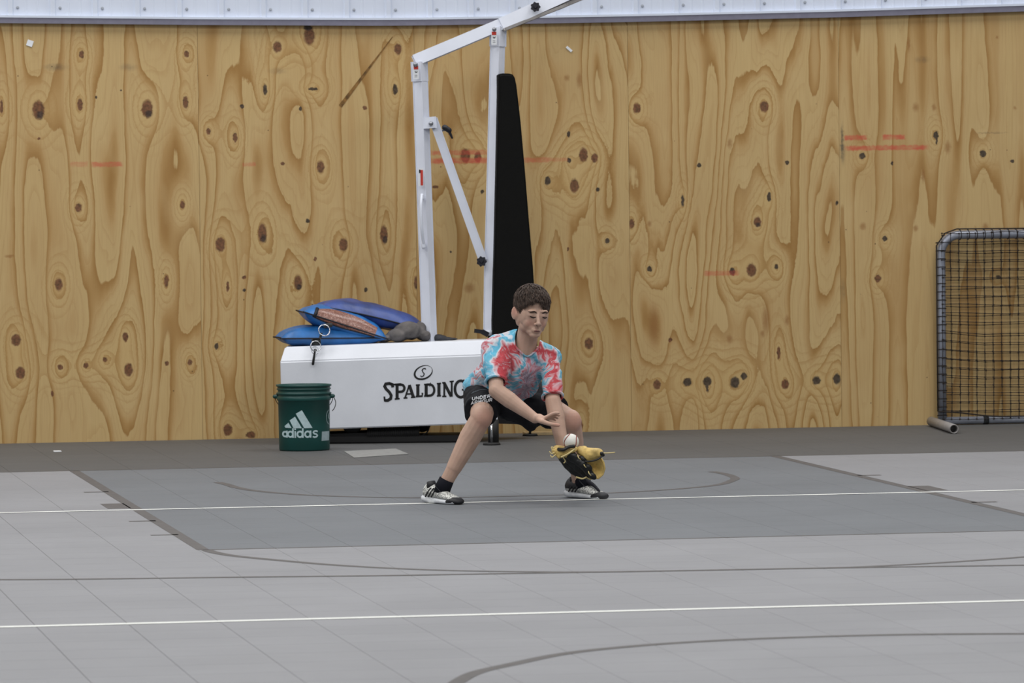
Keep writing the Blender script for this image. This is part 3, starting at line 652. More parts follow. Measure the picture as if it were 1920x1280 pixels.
# chain with rings hanging over the edge of the box
YC = YF-.02; ch = thing('strap_clip', P(596, 648, YC), 'grey strap with two chrome rings and a snap clip hanging over the box edge', 'clip')
def ringo(px, py, r_, Y, ax_): return B().torus(P(px, py, Y), r_, .0032, ax_, 28, 8).obj('ring', 'chrome', ch, True)
ringo(608, 619, .031, YS-.25, (.1, -1, .25)); ringo(592, 649, .029, YC-.025, (.15, -1, .2)); 
B().torus(P(591, 657, YC-.01), .022, .0018, (.2, -1, .4)).obj('ring', 'chrome', ch, True)
B().tube(spl([P(607, 612, YS-.2), P(612, 610, YS-.2), P(622, 609, YS-.19)]), .012, 8).tube(spl([P(603, 624, YS-.22), P(600, 634, YS-.22), P(597, 640, YC-.02)]), .007, 8).beam(P(586, 641.5, YC-.01), P(600, 640.5, YC-.01), .03, .006).obj('strap', 'strap_grey', ch, True)
B().capsule(P(590.5, 658, YC-.03), P(586.8, 682, YC-.03), .0055, .0075).torus(P(591, 657, YC-.03), .007, .003, (0, -1, 0), 14).obj('snap_clip', 'dark_steel', ch, True)
def cloth(name, pts, rad, label, m, Yc, seed):
    b = B()
    for (px, py, dy), r_ in zip(pts, rad): b.ell(P(px, py, Yc+dy), (r_[0], r_[1], r_[2]), None, 16, 10)
    me = remesh(b, .006, 5, lambda c: .009*noise.noise(V((c.x*15+seed, c.y*12, c.z*18)))+.010*(1-abs(noise.noise(V((c.x*24-c.z*30, c.y*16, c.z*22+seed)))))-.007)
    return tag(link(name, me, m), label, 'cloth')
cloth('crumpled_cloth', [(722, 634, 0), (745, 628, 0), (768, 620, .0), (788, 617, .03), (794, 628, 0), (756, 614, .02)],
      [(.045, .06, .018), (.06, .1, .035), (.07, .12, .05), (.035, .1, .045), (.035, .11, .032), (.05, .08, .02)], 'crumpled grey cloth beside the sandbags on the box', 'cloth_grey', YS-.08, 3)
cloth('dark_cloth', [(824, 633.5, 0), (842, 635.5, 0)], [(.04, .06, .02), (.05, .06, .01)], 'small dark cloth scrap behind the rear post on the box', 'cloth_dark', YH+.02, 9)

# ------------------------------------------------------------------ bucket
gb = G(571, 843.5); gb.z = 0; gb.y += .0
bk = thing('bucket', gb, 'dark green plastic bucket with three-stripe logo, standing left of the hoop base', 'bucket')
k_ = proj(gb)[2]/FPX; rB = 47.5*k_; rT = 51*k_; H = 123.5*k_
def bz(py): return (845-py)*k_
body = [(0, .004), (rB-.012, .004), (rB-.004, 0), (rB, .008)]
wall_r = lambda z: rB+(rT*.955-rB)*min(1, z/H)
body += [(wall_r(bz(p)), bz(p)) for p in (800, 752)]
body += [(rT*.985, bz(751)), (rT*1.0, bz(749.5)), (rT*1.0, bz(745.5)), (rT*.985, bz(744)), (rT*.955, bz(743)), (rT*.955, bz(740.5)), (rT*1.01, bz(739)), (rT*1.02, bz(737)), (rT*.96, bz(736)), (rT*.96, bz(731.5)), (rT*1.0, bz(730.5)), (rT*1.0, bz(729)), (rT*.97, bz(728.3)), (rT*.97, bz(725.6)), (rT*1.02, bz(724.8)), (rT*1.02, bz(721.6)), (rT*1.0, H), (rT*.96, H-.001), (rT*.94, H-.01), (rB-.01, .01), (0, .01)]
B().lathe(gb, body, 64).obj('bucket_body', 'bucket_green', bk, True)
me = bpy.context.scene.objects
for s_ in (-1, 1):
    d = V((cos(radians(-10)), sin(radians(-10)), 0))*s_; c = gb+d*(rT*.99)+V((0, 0, bz(744)))
    B().capsule(c, c+d*.012, .013, .011, 10).obj('handle_ear', 'bucket_green', bk, True)
d = V((cos(radians(-10)), sin(radians(-10)), 0)); a = gb+d*(rT*1.03+.008)+V((0, 0, bz(745))); c = gb-d*(rT*1.03+.008)+V((0, 0, bz(745)))
back = V((-d.y, d.x, 0)); pts = []
for i in range(25):
    t = pi*i/24; pts.append(gb+d*(rT*1.06)*cos(t)+V((0, 0, bz(745)))+V((0, 0, -1))*sin(t)*.1+back*sin(t)*(rT*1.1))
B().tube(pts, .0022, 6).tube(spl([a, a+d*.012+V((0, 0, -.03)), a+d*.006+V((0, 0, -.06)), a-d*.008+V((0, 0, -.078))]), .0022, 6).obj('wire_handle', 'dark_steel', bk, True)
def bw(px, py, off=.0012):   # wrap on the bucket side
    z = bz(py+1); r_ = wall_r(z)+off; x = (px-571)*k_; vang = atan2(-gb.y, -gb.x)
    th_ = math.asin(max(-1, min(1, x/r_))); a = vang+th_; return gb+V((cos(a)*r_, sin(a)*r_, z))
def wrapstroke(b, pts, w_, n=3):
    dn = []
    for p, q in zip(pts, pts[1:]):
        m = max(1, int(math.hypot(q[0]-p[0], q[1]-p[1])/1.2))
        for i in range(m): dn.append((p[0]+(q[0]-p[0])*i/m, p[1]+(q[1]-p[1])*i/m))
    dn.append(pts[-1]); vs = []
    for i, p in enumerate(dn):
        a = dn[max(i-1, 0)]; c = dn[min(i+1, len(dn)-1)]; dx, dy = c[0]-a[0], c[1]-a[1]; l = math.hypot(dx, dy) or 1
        nx, ny = -dy/l*w_/2, dx/l*w_/2; vs += [bw(p[0]+nx, p[1]+ny), bw(p[0]-nx, p[1]-ny)]
    b.add(vs, [(2*i, 2*i+1, 2*i+3, 2*i+2) for i in range(len(dn)-1)])
b = B(); wl_ = 3.3
def ringl(cx, cy, r_, a0=0, a1=360): wrapstroke(b, arcp(cx, cy, r_*.93, r_, a0, a1, 22), wl_)
cy = 811.9; R_ = 5.0
ringl(535.2, cy, R_*.9); wrapstroke(b, [(538.6, 805.2), (538.6, 818.5)], 2.6)
ringl(545, cy, R_); wrapstroke(b, [(549.8, 800.6), (549.8, 818.5)], 2.8)
wrapstroke(b, [(554, 806), (554, 818.5)], 3); wrapstroke(b, [(554, 800.8), (554, 803.8)], 3)
ringl(562.8, cy, R_*1.05); wrapstroke(b, [(568.2, 800.6), (568.2, 818.5)], 3)
ringl(577.2, cy, R_*1.05); wrapstroke(b, [(582.6, 805.2), (582.6, 818.5)], 3)
wrapstroke(b, [(596, 807.4), (593, 806.2), (589.3, 806.6), (587.8, 808.9), (589.5, 811.2), (593.6, 812.4), (595.3, 814.7), (593.8, 817.2), (590, 817.8), (586.6, 816.6)], 2.9)
b.obj('lettering', 'bucket_print', bk, norm=False)
def poly(quad, n=10):
    b = B(); vs = []
    for i in range(n+1):
        for j in range(n+1):
            u, v = i/n, j/n; p0, p1, p2, p3 = quad
            x = (p0[0]*(1-u)+p1[0]*u)*(1-v)+(p3[0]*(1-u)+p2[0]*u)*v; y = (p0[1]*(1-u)+p1[1]*u)*(1-v)+(p3[1]*(1-u)+p2[1]*u)*v; vs.append(bw(x, y))
    b.add(vs, [(i*(n+1)+j, (i+1)*(n+1)+j, (i+1)*(n+1)+j+1, i*(n+1)+j+1) for i in range(n) for j in range(n)]); return b
for q in ([(534, 797), (541.5, 790.5), (547.3, 800.2), (536, 800.2)], [(544, 786), (554, 779), (566.5, 800.5), (551, 800.5)], [(555.5, 773.5), (567, 767), (586.5, 800.5), (571, 800.5)]):
    poly(q).obj('logo_stripe', 'bucket_print', bk, norm=False)
poly([(604, 808), (617.6, 808), (617, 825.3), (603, 825.3)]).obj('paper_label', 'bucket_label', bk, norm=False)
b = B(); wrapstroke(b, arcp(619.5, 782, 7, 14, 100, 260, 16), .8); wrapstroke(b, arcp(619.5, 780, 3, 6, 90, 270, 10), 1); b.obj('side_seal', 'bucket_label', bk, norm=False)

# ------------------------------------------------------------------ net screen
fn = thing('net_screen', G(1768, 797), 'freestanding grey tube frame with black net at the right edge, before the plywood', 'net screen')
g0 = G(1768, 797); YN = g0.y; WN = 2.1
pl = P(1766, 455, YN); xl = P(1765, 600, YN).x; ztop = P(1800, 440, YN).z; zbot = P(1850, 787, YN).z; xr = xl+WN; rc = .11
slope = 0
pts = [V((xl, YN, zbot-.01)), V((xl, YN, .6))]
for i in range(9): a = pi-(pi/2)*i/8; pts.append(V((xl+rc+rc*cos(a), YN, ztop-rc+rc*sin(a))))
for i in range(9): a = pi/2-(pi/2)*i/8; pts.append(V((xr-rc+rc*cos(a), YN, ztop-rc+rc*sin(a))))
pts += [V((xr, YN, .6)), V((xr, YN, zbot-.01))]
fr = B().tube(pts, .026, 14).obj('frame_tube', 'galvanised', fn, True)
B().tube([V((xl, YN-.0, zbot)), V((xr, YN, zbot))], .022, 14).obj('bottom_rail', 'galvanised', fn, True)
B().tube([V((xl+.24, YN, zbot)), V((xl+.27, YN, zbot))], .0245, 14).obj('rail_band', 'strap_grey', fn, True)
for xx in (xl, xr):
    a = G(1746, 789.5, .027)+V((xx-xl, 0, 0)); c_ = G(1789, 804, .027)+V((xx-xl, 0, 0))
    b = B(); d = (c_-a).normalized(); sg = 16
    u = d.cross(V((0, 0, 1))).normalized(); vv = u.cross(d)
    R1 = [[p+(u*cos(2*pi*j/sg)+vv*sin(2*pi*j/sg))*r_ for j in range(sg)] for p, r_ in ((a, .0265), (c_, .0265), (c_, .021), (c_-d*.09, .021))]
    b.loft(R1).obj('foot_tube', 'foot_steel_and_shade', fn, True)
# netting: two layers wrapped round the frame, with knots
b = B(); sp = .0495; rnd = random.Random(3)
nx = int(WN/sp); nz = int((ztop-zbot)/sp)
for lay, oy in ((0, -.03), (1, .03)):
    ox = (.0 if lay == 0 else .017); oz = (0 if lay == 0 else .013)
    def np_(i, j):
        x = xl+.0+ox+i*sp+.006*noise.noise(V((i*.25, j*.3, lay*9))); z = ztop+.01-oz-j*sp*(ztop-zbot)/(nz*sp)+.008*noise.noise(V((i*.2+40, j*.25, lay*5)))
        sag = -.03*sin(pi*min(1, j/nz))*min(1, i/5)*min(1, (nx-i)/5)*(1 if j > nz*.5 else .3)
        return V((x, YN+oy*(1 if 0 < i < nx else 1)+.012*noise.noise(V((i*.15, j*.15, 3+lay))), z+sag*(.8 if j < nz else 1)))
    grid = [[np_(i, j) for j in range(nz+1)] for i in range(nx+1)]
    for i in range(nx+1): b.tube(grid[i], .0016, 4, cap=False)
    for j in range(nz+1): b.tube([grid[i][j] for i in range(nx+1)], .0019, 4, cap=False)
    for i in range(nx+1):
        for j in range(nz+1): b.ell(grid[i][j], (.006, .005, .0055), None, 4, 3)
for j in range(nz+1):   # lashing round the posts
    for xx in (xl, xr): b.torus((xx, YN, ztop-.02-(j+.5)*sp*.95), .0285, .0024, (0, .12, 1), 12, 4)
for i in range(1, nx): b.torus((xl+rc*.6+i*sp*.95, YN, ztop), .0285, .0024, (1, .1, 0), 12, 4)
o = b.obj('netting', 'net_cord', fn, norm=False)
b = B(); e = [V((xl-.03, YN-.02, zbot+.055)), V((xl-.03, YN-.02, .5)), V((xl-.03, YN-.02, ztop-.06)), V((xl+.02, YN-.02, ztop+.01)), V((xl+.09, YN-.02, ztop+.034)), V((xl+.4, YN-.02, ztop+.032)), V((xr-.08, YN-.02, ztop+.034)), V((xr+.03, YN-.02, ztop-.06)), V((xr+.03, YN-.02, zbot+.05))]
b.tube(e, .0045, 6); b.tube(spl([V((xl-.03, YN-.03, zbot+.055)), V((xl+.1, YN-.03, zbot+.045)), V((xl+.3, YN-.03, zbot+.022)), V((xl+.6, YN-.03, zbot+.02)), V((xr, YN-.03, zbot+.03))]), .0045, 6)
b.obj('net_rope', 'net_cord', fn, True)

# ------------------------------------------------------------------ the boy
Y0 = Y1
base = G(965, 942); base.z = 0
boy = thing('person', base, 'boy in a tie-dye shirt and black shorts crouching to catch a ball with a glove', 'person')
def Q(px, py, d): return P(px, py, Y0+d)
fL = G(838, 943); fR = G(1098, 933)            # where the feet stand
aL = P(832, 912, fL.y+.0); aR = P(1085, 905, fR.y+.02)
kL = Q(903, 782, -.06); kR = Q(1070, 790, .02)
hL = Q(907, 738, .25); hR = Q(985, 740, .27)
pel = Q(945, 730, .27); neck = Q(985, 645, -.06); chest = Q(978, 690, .0)
sL = Q(925, 652, -.02); sR = Q(1028, 668, -.04)
eL = Q(931, 732, -.17); wL = Q(1003, 784, -.25)
eR = Q(1037, 752, -.17); wR = Q(1056, 842, -.24)
hc = Q(998, 585, -.12)                          # head centre
HR = Matrix.Rotation(radians(9), 3, 'Z')@Matrix.Rotation(radians(3), 3, 'Y')@Matrix.Rotation(radians(12), 3, 'X')
def hp(x, y, z): return hc+HR@V((x, y, z))
b = B()
def mid(a, c, t=.5): return a+(c-a)*t
for h_, k_2, an, sgn in ((hL, kL, aL, 0), (hR, kR, aR, 1)):
    b.capsule(h_, k_2, .07, .0505); b.ell(k_2+V((0, -.003, .0)), (.0485, .049, .056))
    calf = mid(k_2, an, .3)+V((0, .012, 0)); b.capsule(k_2, calf, .0475, .0495); b.capsule(calf, mid(k_2, an, .72), .0495, .036); b.capsule(mid(k_2, an, .7), an, .034, .029)
b.capsule(pel, mid(pel, chest), .085, .085); b.capsule(mid(pel, chest), chest, .085, .09); b.capsule(hL, hR, .075, .075)
b.capsule(chest, neck+V((0, .03, -.03)), .085, .055)
b.capsule(sL, sR, .04, .04)
b.capsule(neck+V((0, .01, -.03)), hp(0, .02, -.05), .05, .045)
for s_, e_, w_2 in ((sL, eL, wL), (sR, eR, wR)):
    b.capsule(s_, e_, .04, .033); b.capsule(e_, mid(e_, w_2, .35), .036, .037 if s_ is sL else .038); b.capsule(mid(e_, w_2, .35), w_2, .036, .023 if s_ is sL else .026)
# head
def he(c, r_, R=None): b.ell(hp(*c), r_, HR@R if R else HR, 24, 16)
he((0, .018, .035), (.07, .088, .074)); he((0, -.024, -.012), (.061, .058, .076)); he((0, -.026, -.052), (.052, .052, .042)); he((0, -.064, -.088), (.026, .02, .015)); he((0, -.05, -.075), (.036, .03, .022))
for s_ in (-1, 1):
    he((s_*.033, -.046, -.036), (.023, .024, .03)); he((s_*.040, -.014, -.060), (.018, .034, .026)); he((s_*.056, .012, -.02), (.014, .032, .048)); he((s_*.05, -.03, -.01), (.014, .03, .04))
    he((s_*.028, -.073, .022), (.021, .011, .007))                   # brow ridge
    he((s_*.028, -.069, .003), (.0155, .0135, .0125))                # lowered lid
    he((s_*.0115, -.09, -.035), (.0075, .008, .0065))
    R = Matrix.Rotation(s_*radians(-28), 3, 'Z')
    he((s_*.077, .016, -.010), (.006, .021, .031), R); he((s_*.066, .004, -.012), (.012, .014, .022), R)
b.capsule(hp(0, -.074, .012), hp(0, -.098, -.028), .0065, .0095); b.ell(hp(0, -.1, -.030), (.0115, .0095, .0095), HR)
he((0, -.076, -.064), (.022, .013, .015)); he((.0, -.088, -.0625), (.013, .006, .0045)); he((0, -.086, -.0705), (.012, .006, .005))
# right hand (bare): palm, four fingers, thumb
pc = Q(1019, 783.5, -.29)
b.capsule(wL, mid(wL, pc), .021, .021); 
for dd in (-.022, -.007, .008, .022): b.capsule(mid(wL, pc, .55)+V((0, dd*.8, -.002)), pc+V((0, dd, .002*0)), .0125, .0115)
for dd, (m1, tp), r_ in zip((-.026, -.009, .009, .026), (((1033, 777), (1047, 774)), ((1034, 778.5), (1048, 778)), ((1033, 781), (1045, 783)), ((1031, 784), (1041, 787))), (.0085, .0088, .0085, .0075)):
    p1 = P(*m1, pc.y+dd*1.15-.012); p2 = P(*tp, pc.y+dd*1.25-.03); p15 = mid(p1, p2, .55)+V((0, 0, .003))
    b.capsule(pc+V((0, dd, 0)), p1, r_*1.12, r_*1.02, 10); b.capsule(p1, p15, r_*1.02, r_*.95, 10); b.capsule(p15, p2, r_*.95, r_*.82, 10)
t1 = P(1017, 790, pc.y-.045); t2 = P(1032, 795, pc.y-.062); t3 = P(1047, 797, pc.y-.066)
b.capsule(mid(wL, pc, .4)+V((0, -.018, -.006)), t1, .014, .012, 10); b.capsule(t1, t2, .0115, .010, 10); b.capsule(t2, t3, .010, .0085, 10)
# gloved hand, inside the glove
gp = Q(1072, 860, -.27)
b.capsule(wR, gp, .025, .022)
for dd in (-.02, 0, .02): b.capsule(gp, gp+V((.035, dd, -.035)), .009, .008, 8)
bodyme = remesh(b, .0031, 6)
SP = [(kL-base+V((0.01, -.05, -.01)), .075, .3), (kR-base+V((.02, -.045, .0)), .08, .32), (hp(-.035, -.08, -.035)-base, .03, .35), (hp(.035, -.08, -.035)-base, .03, .3), (t3-base, .04, .35), (hp(-.08, .01, 0)-base, .035, .4)]
MM['skin'] = skin_m(SP)
body = link('body', bodyme, 'skin', boy, True)
bv = BVHTree.FromPolygons([v.co+base for v in bodyme.vertices], [tuple(p.vertices) for p in bodyme.polygons])
def onto(px, py, bvh, off=.001):
    d = ray(px, py).normalized(); h = bvh.ray_cast(V((0, 0, CH)), d); return (h[0]-d*off) if h[0] is not None else None
def surfstrip(pts, w_, bvh, off=.0012):
    b = B(); vs = []; n = 0
    pp = []
    for p, q in zip(pts, pts[1:]):
        m = max(1, int(math.hypot(q[0]-p[0], q[1]-p[1])/.8))
        for i in range(m): pp.append((p[0]+(q[0]-p[0])*i/m, p[1]+(q[1]-p[1])*i/m))
    pp.append(pts[-1]); rows = []
    for i, p in enumerate(pp):
        a = pp[max(i-1, 0)]; c = pp[min(i+1, len(pp)-1)]; dx, dy = c[0]-a[0], c[1]-a[1]; l = math.hypot(dx, dy) or 1
        ww = w_(i/(len(pp)-1)) if callable(w_) else w_
        r_ = [onto(p[0]-dy/l*ww*k, p[1]+dx/l*ww*k, bvh, off) for k in (-.5, 0, .5)]
        rows.append(r_ if all(x is not None for x in r_) else None)
    for r0, r1 in zip(rows, rows[1:]):
        if r0 and r1 and (r0[1]-r1[1]).length < .03: b.add(r0+r1, [(0, 1, 4, 3), (1, 2, 5, 4)])
    return b
def fproj(x, y, z): q = proj(hp(x, y, z)); return q[0], q[1]
tap = lambda w_: (lambda t: w_*(.35+.65*sin(pi*min(1, max(0, t))))) 
for s_ in (-1, 1):
    surfstrip([fproj(s_*.012, -.1, .018), fproj(s_*.026, -.1, .0245), fproj(s_*.044, -.09, .018)], tap(3.2), bv).obj('eyebrow', 'brow', body, norm=False)
    surfstrip([fproj(s_*.015, -.1, .001), fproj(s_*.028, -.1, -.003), fproj(s_*.041, -.09, .0)], tap(2.6), bv).obj('eyelashes', 'lash', body, norm=False)
surfstrip([fproj(-.014, -.09, -.067), fproj(-.004, -.09, -.0655), fproj(.005, -.09, -.066), fproj(.014, -.09, -.068)], tap(4.6), bv, .0009).obj('lips', 'lip', body, norm=False)
surfstrip([fproj(-.013, -.09, -.0672), fproj(0, -.09, -.0667), fproj(.013, -.09, -.068)], tap(1.1), bv, .0016).obj('mouth_line', 'lash', body, norm=False)
for s_ in (-1, 1): surfstrip([fproj(s_*.0045, -.1, -.0385), fproj(s_*.0095, -.1, -.0385)], 1.5, bv, .0008).obj('nostril', 'lash', body, norm=False)
# hair: a cap over the skull and loose locks
def hairline(x, y):   # lowest z of hair at this point of the skull
    a = atan2(x, -y)   # 0 in front
    A = abs(a)
    if A < .75: return .064-(.052 if a > 0 else .02)*A/.75
    if A < 1.25: return (.012 if a > 0 else .044)+((.003) if a > 0 else -.029)*(A-.75)/.5
    if A < 1.75: return .015
    return .015-.075*min(1, (A-1.75)/.6)
hb = B(); sc = V((.077, .096, .081)); hcn = V((0, .018, .035))
vs = []; idx = {}; n1 = 40; n2 = 26
for i in range(n2+1):
    a = pi/2-(pi*.95)*i/n2
    for j in range(n1):
        t = 2*pi*j/n1; v = V((cos(a)*cos(t)*sc.x, cos(a)*sin(t)*sc.y, sin(a)*sc.z)); rr = 1+.05*noise.noise(v*40); vs.append(hcn+v*rr)
fs = []
for i in range(n2):
    for j in range(n1):
        k = (j+1) % n1; f = (i*n1+j, (i+1)*n1+j, (i+1)*n1+k, i*n1+k); c = sum((vs[q] for q in f), V())/4
        if c.z > hairline(c.x, c.y): fs.append(f)
hb.add([hp(*v) for v in vs], fs)
crown = V((-.005, .05, .115)); rn = random.Random(11); cnt = 0
while cnt < 2600:
    v = V((rn.gauss(0, 1), rn.gauss(0, 1), rn.gauss(0, 1))).normalized(); p = hcn+V((v.x*sc.x, v.y*sc.y, v.z*sc.z))
    if p.z < hairline(p.x, p.y)+.004: continue
    cnt += 1
    nrm = V((v.x/sc.x, v.y/sc.y, v.z/sc.z)).normalized()
    fl_ = (p-crown); fl_ += V((-.02 if p.y < 0 else 0, -.03, -.02)); fl_ += V((rn.gauss(0, .032), rn.gauss(0, .03), rn.gauss(0, .022)))
    fl_ = (fl_-nrm*fl_.dot(nrm)).normalized()
    Ln = rn.uniform(.022, .042)*(1 if p.z > .02 else .55); Ln = min(Ln, (p.z-hairline(p.x, p.y))*.9+rn.uniform(.004, .018)) if p.y < -.02 else Ln; lift = rn.uniform(.0, .5) if p.z > .07 else rn.uniform(.0, .1)
    if (p-crown).length < .05: lift = rn.uniform(.2, .9); Ln *= 1.15
    pts = []; q = p+nrm*.001
    dr = (fl_+nrm*lift).normalized()
    for s_ in range(4):
        pts.append(hp(*q)); q = q+dr*Ln/3
        # follow the skull
        w_2 = V(((q-hcn).x/sc.x, (q-hcn).y/sc.y, (q-hcn).z/sc.z)); l = w_2.length
        if l > 1.1: q = hcn+(q-hcn)*(1.1/l)
        dr = (dr-nrm*.18).normalized()
    r_ = rn.uniform(.0011, .0019); hb.tube(pts, [r_, r_*1.1, r_*.8, r_*.15], 3, cap=False)
hb.obj('hair', 'hair', boy, True, norm=False)
# shirt
b = B()
b.capsule(sL, sR, .052, .052); b.capsule(mid(sL, sR, .2), mid(sL, sR, .8)+V((0, 0, .0)), .064, .064)
b.capsule(chest+V((-.03, 0, .02)), chest+V((.035, 0, .015)), .098, .092)
lo = Q(958, 716, .10); b.capsule(chest, lo, .105, .11); b.capsule(lo, Q(948, 722, .26), .11, .10); b.capsule(Q(930, 716, .12), Q(902, 724, .23), .075, .075); b.capsule(Q(902, 722, .22), Q(893, 727, .24), .066, .064)
b.capsule(Q(930, 690, .05), Q(908, 716, .2), .07, .07)
b.capsule(Q(960, 716, .02), Q(985, 722, .04), .07, .06)
b.capsule(Q(968, 634, .03), Q(921, 650, .0), .045, .044); b.capsule(Q(1004, 650, .03), Q(1034, 670, -.02), .04, .05); b.capsule(sL+V((.02, 0, 0)), Q(937, 690, -.09), .062, .056); b.capsule(Q(927, 680, -.08), Q(930, 712, -.13), .052, .046); b.capsule(Q(922, 662, -.03), Q(925, 692, -.08), .05, .048); 
b.capsule(sR+V((-.012, 0, 0)), Q(1034, 705, -.10), .056, .047); b.capsule(Q(1034, 700, -.1), Q(1036, 740, -.145), .047, .047)
b.capsule(neck+V((0, .03, -.02)), mid(sL, sR)+V((0, 0, .03)), .06, .07)
def folds(c):
    return .006*noise.noise(V((c.x*18+c.z*9, c.y*10, c.z*22)))+.004*(abs(noise.noise(V((c.x*30-c.z*26, c.y*14, c.z*30+5))))-.3)
sm = remesh(b, .0042, 6, folds)
bm = bmesh.new(); bm.from_mesh(sm); dele = []
nk = Q(984, 640, -.10); axn = (hp(0, -.01, -.06)-(neck+V((.0, .02, -.05)))).normalized()
vax = V((0, -.55, 0))
eLd = (wL-eL).normalized(); uL = (eL-sL).normalized(); uR = (eR-sR).normalized()
cutL = mid(sL, eL, .80); cutR = mid(sR, eR, .90)
for f in bm.faces:
    c = f.calc_center_median(); q = proj(c); d = c-nk
    # neckline: deep rounded V
    inside = ((q[0]-989)/(24 if q[1] < 650 else 24-(q[1]-650)*.6))**2+((q[1]-635)/31)**2 < 1 and c.y < Y0+.12
    if inside: dele.append(f); continue
    if q[0] < 948 and (c-cutL).dot(uL) > 0 and (c-eL).length < .14 and c.y < Y0-.055 and q[1] > 696: dele.append(f); continue
    if q[0] > 1015 and (c-cutR).dot(uR) > 0 and q[1] > 738: dele.append(f)
bmesh.ops.delete(bm, geom=dele, context='FACES'); bm.to_mesh(sm); bm.free()
def tiedye(center):
    t = NT('tie_dye'); co = t.coord(); c = t.vm('SUBTRACT', co, tuple(center)); wv = t.vm('MULTIPLY', t.vm('SUBTRACT', t.noise(co, 12, 1.5, .45, 1), (.5, .5, .5)), (.085, .03, .085))
    c2 = t.vm('MULTIPLY', t.vm('ADD', c, wv), (1, .55, 1)); r_ = t.vm('LENGTH', c2); s = t.n('ShaderNodeSeparateXYZ'); t.put(s.inputs[0], c2)
    an = t.math('ARCTAN2', s.outputs[2], s.outputs[0]); cb = t.n('ShaderNodeCombineXYZ'); t.put(cb.inputs[0], t.math('MULTIPLY', an, 4.5)); t.put(cb.inputs[1], t.math('MULTIPLY', r_, 14))
    st = t.noise(cb.outputs[0], 1, 2, .5); ca = t.math('COSINE', an); f = t.math('ADD', t.math('ADD', t.math('MULTIPLY', r_, 3.1), t.math('MULTIPLY', t.math('MULTIPLY', ca, ca), .2)), t.math('MULTIPLY', t.math('SUBTRACT', st, .5), .55))
    cr = t.ramp(f, [(0, (104, 66, 84)), (.07, (142, 126, 140)), (.15, (138, 122, 136)), (.21, (166, 156, 168)), (.26, (170, 88, 98)), (.3, (176, 160, 172)), (.35, (84, 150, 172)), (.41, (104, 166, 188)), (.46, (206, 186, 192)), (.5, (192, 84, 90)), (.60, (190, 72, 80)), (.65, (212, 160, 166)), (.69, (208, 214, 222)), (.74, (112, 182, 206)), (.83, (92, 172, 204)), (.88, (208, 212, 218)), (.92, (190, 84, 94)), (.96, (200, 196, 206)), (1, (110, 180, 206))])
    wh = t.noise(cb.outputs[0], 3.2, 3, .6); cr = t.mix(t.mr(wh, .52, .68, 0, .55), cr, lin((214, 212, 218)))
    t.col(cr); t.rough(.85); t.b.inputs['Specular IOR Level'].default_value = .2; t.bump(t.noise(co, 45, 3), .003); return t.m
MM['tie_dye'] = tiedye(Q(988, 722, -.09)-base)
shirt = link('shirt', sm, 'tie_dye', boy, True)
sbv = BVHTree.FromPolygons([v.co+base for v in sm.vertices], [tuple(p.vertices) for p in sm.polygons])
cpts = [(989+(25 if 635+32*sin(t_a) < 650 else 25-(32*sin(t_a)-15)*.6)*cos(t_a), 635+33*sin(t_a)) for t_a in [radians(-50+280*k/50) for k in range(51)]]
cps = [onto(x, y, sbv, .0015) for x, y in cpts]; run = []; cb = B()
for p in cps+[None]:
    if p is not None and (not run or (p-run[-1]).length < .035): run.append(p)
    else:
        if len(run) > 4: cb.tube(spl(run, 2), .0048, 8)
        run = [p] if p is not None else []
for cc, ax_, R_2 in ((cutL, uL, .046), (cutR, uR, .0455)): B().torus(cc-ax_*.002, R_2, .0065, ax_, 36, 8).obj('sleeve_hem', 'tie_dye', shirt, True)
if cb.v: cb.obj('collar', 'tie_dye', shirt, True)
# shorts
b = B(); b.capsule(hL+V((0, .0, .0)), hR, .095, .095); b.capsule(Q(925, 735, .2), Q(960, 735, .2), .09, .09)
hemL = mid(hL, kL, .82)+V((-.006, 0, .006)); b.capsule(hL, mid(hL, kL, .5), .09, .084); b.tube([mid(hL, kL, .3), mid(hL, kL, .6), hemL], [.082, .079, .075], 24)
hemR = mid(hR, kR, .66)+V((0, 0, -.004)); b.tube([hR, mid(hR, kR, .35), hemR], [.088, .084, .082], 24)
b.capsule(Q(955, 765, .08), Q(985, 775, .1), .06, .06); b.capsule(Q(966, 772, .08), Q(995, 805, .07), .04, .012); b.capsule(Q(1012, 778, .1), Q(995, 805, .07), .045, .012); b.capsule(Q(988, 775, .1), Q(995, 796, .07), .055, .03); b.capsule(Q(945, 750, .1), Q(1005, 760, .12), .07, .06)
def sf(c): return .006*noise.noise(V((c.x*16, c.y*14, c.z*20)))+.003*noise.noise(V((c.x*45, c.y*30, c.z*45)))
sm2 = remesh(b, .0045, 4, sf); shorts = link('shorts', sm2, 'short_black', boy, True)
shb = BVHTree.FromPolygons([v.co+base for v in sm2.vertices], [tuple(p.vertices) for p in sm2.polygons])
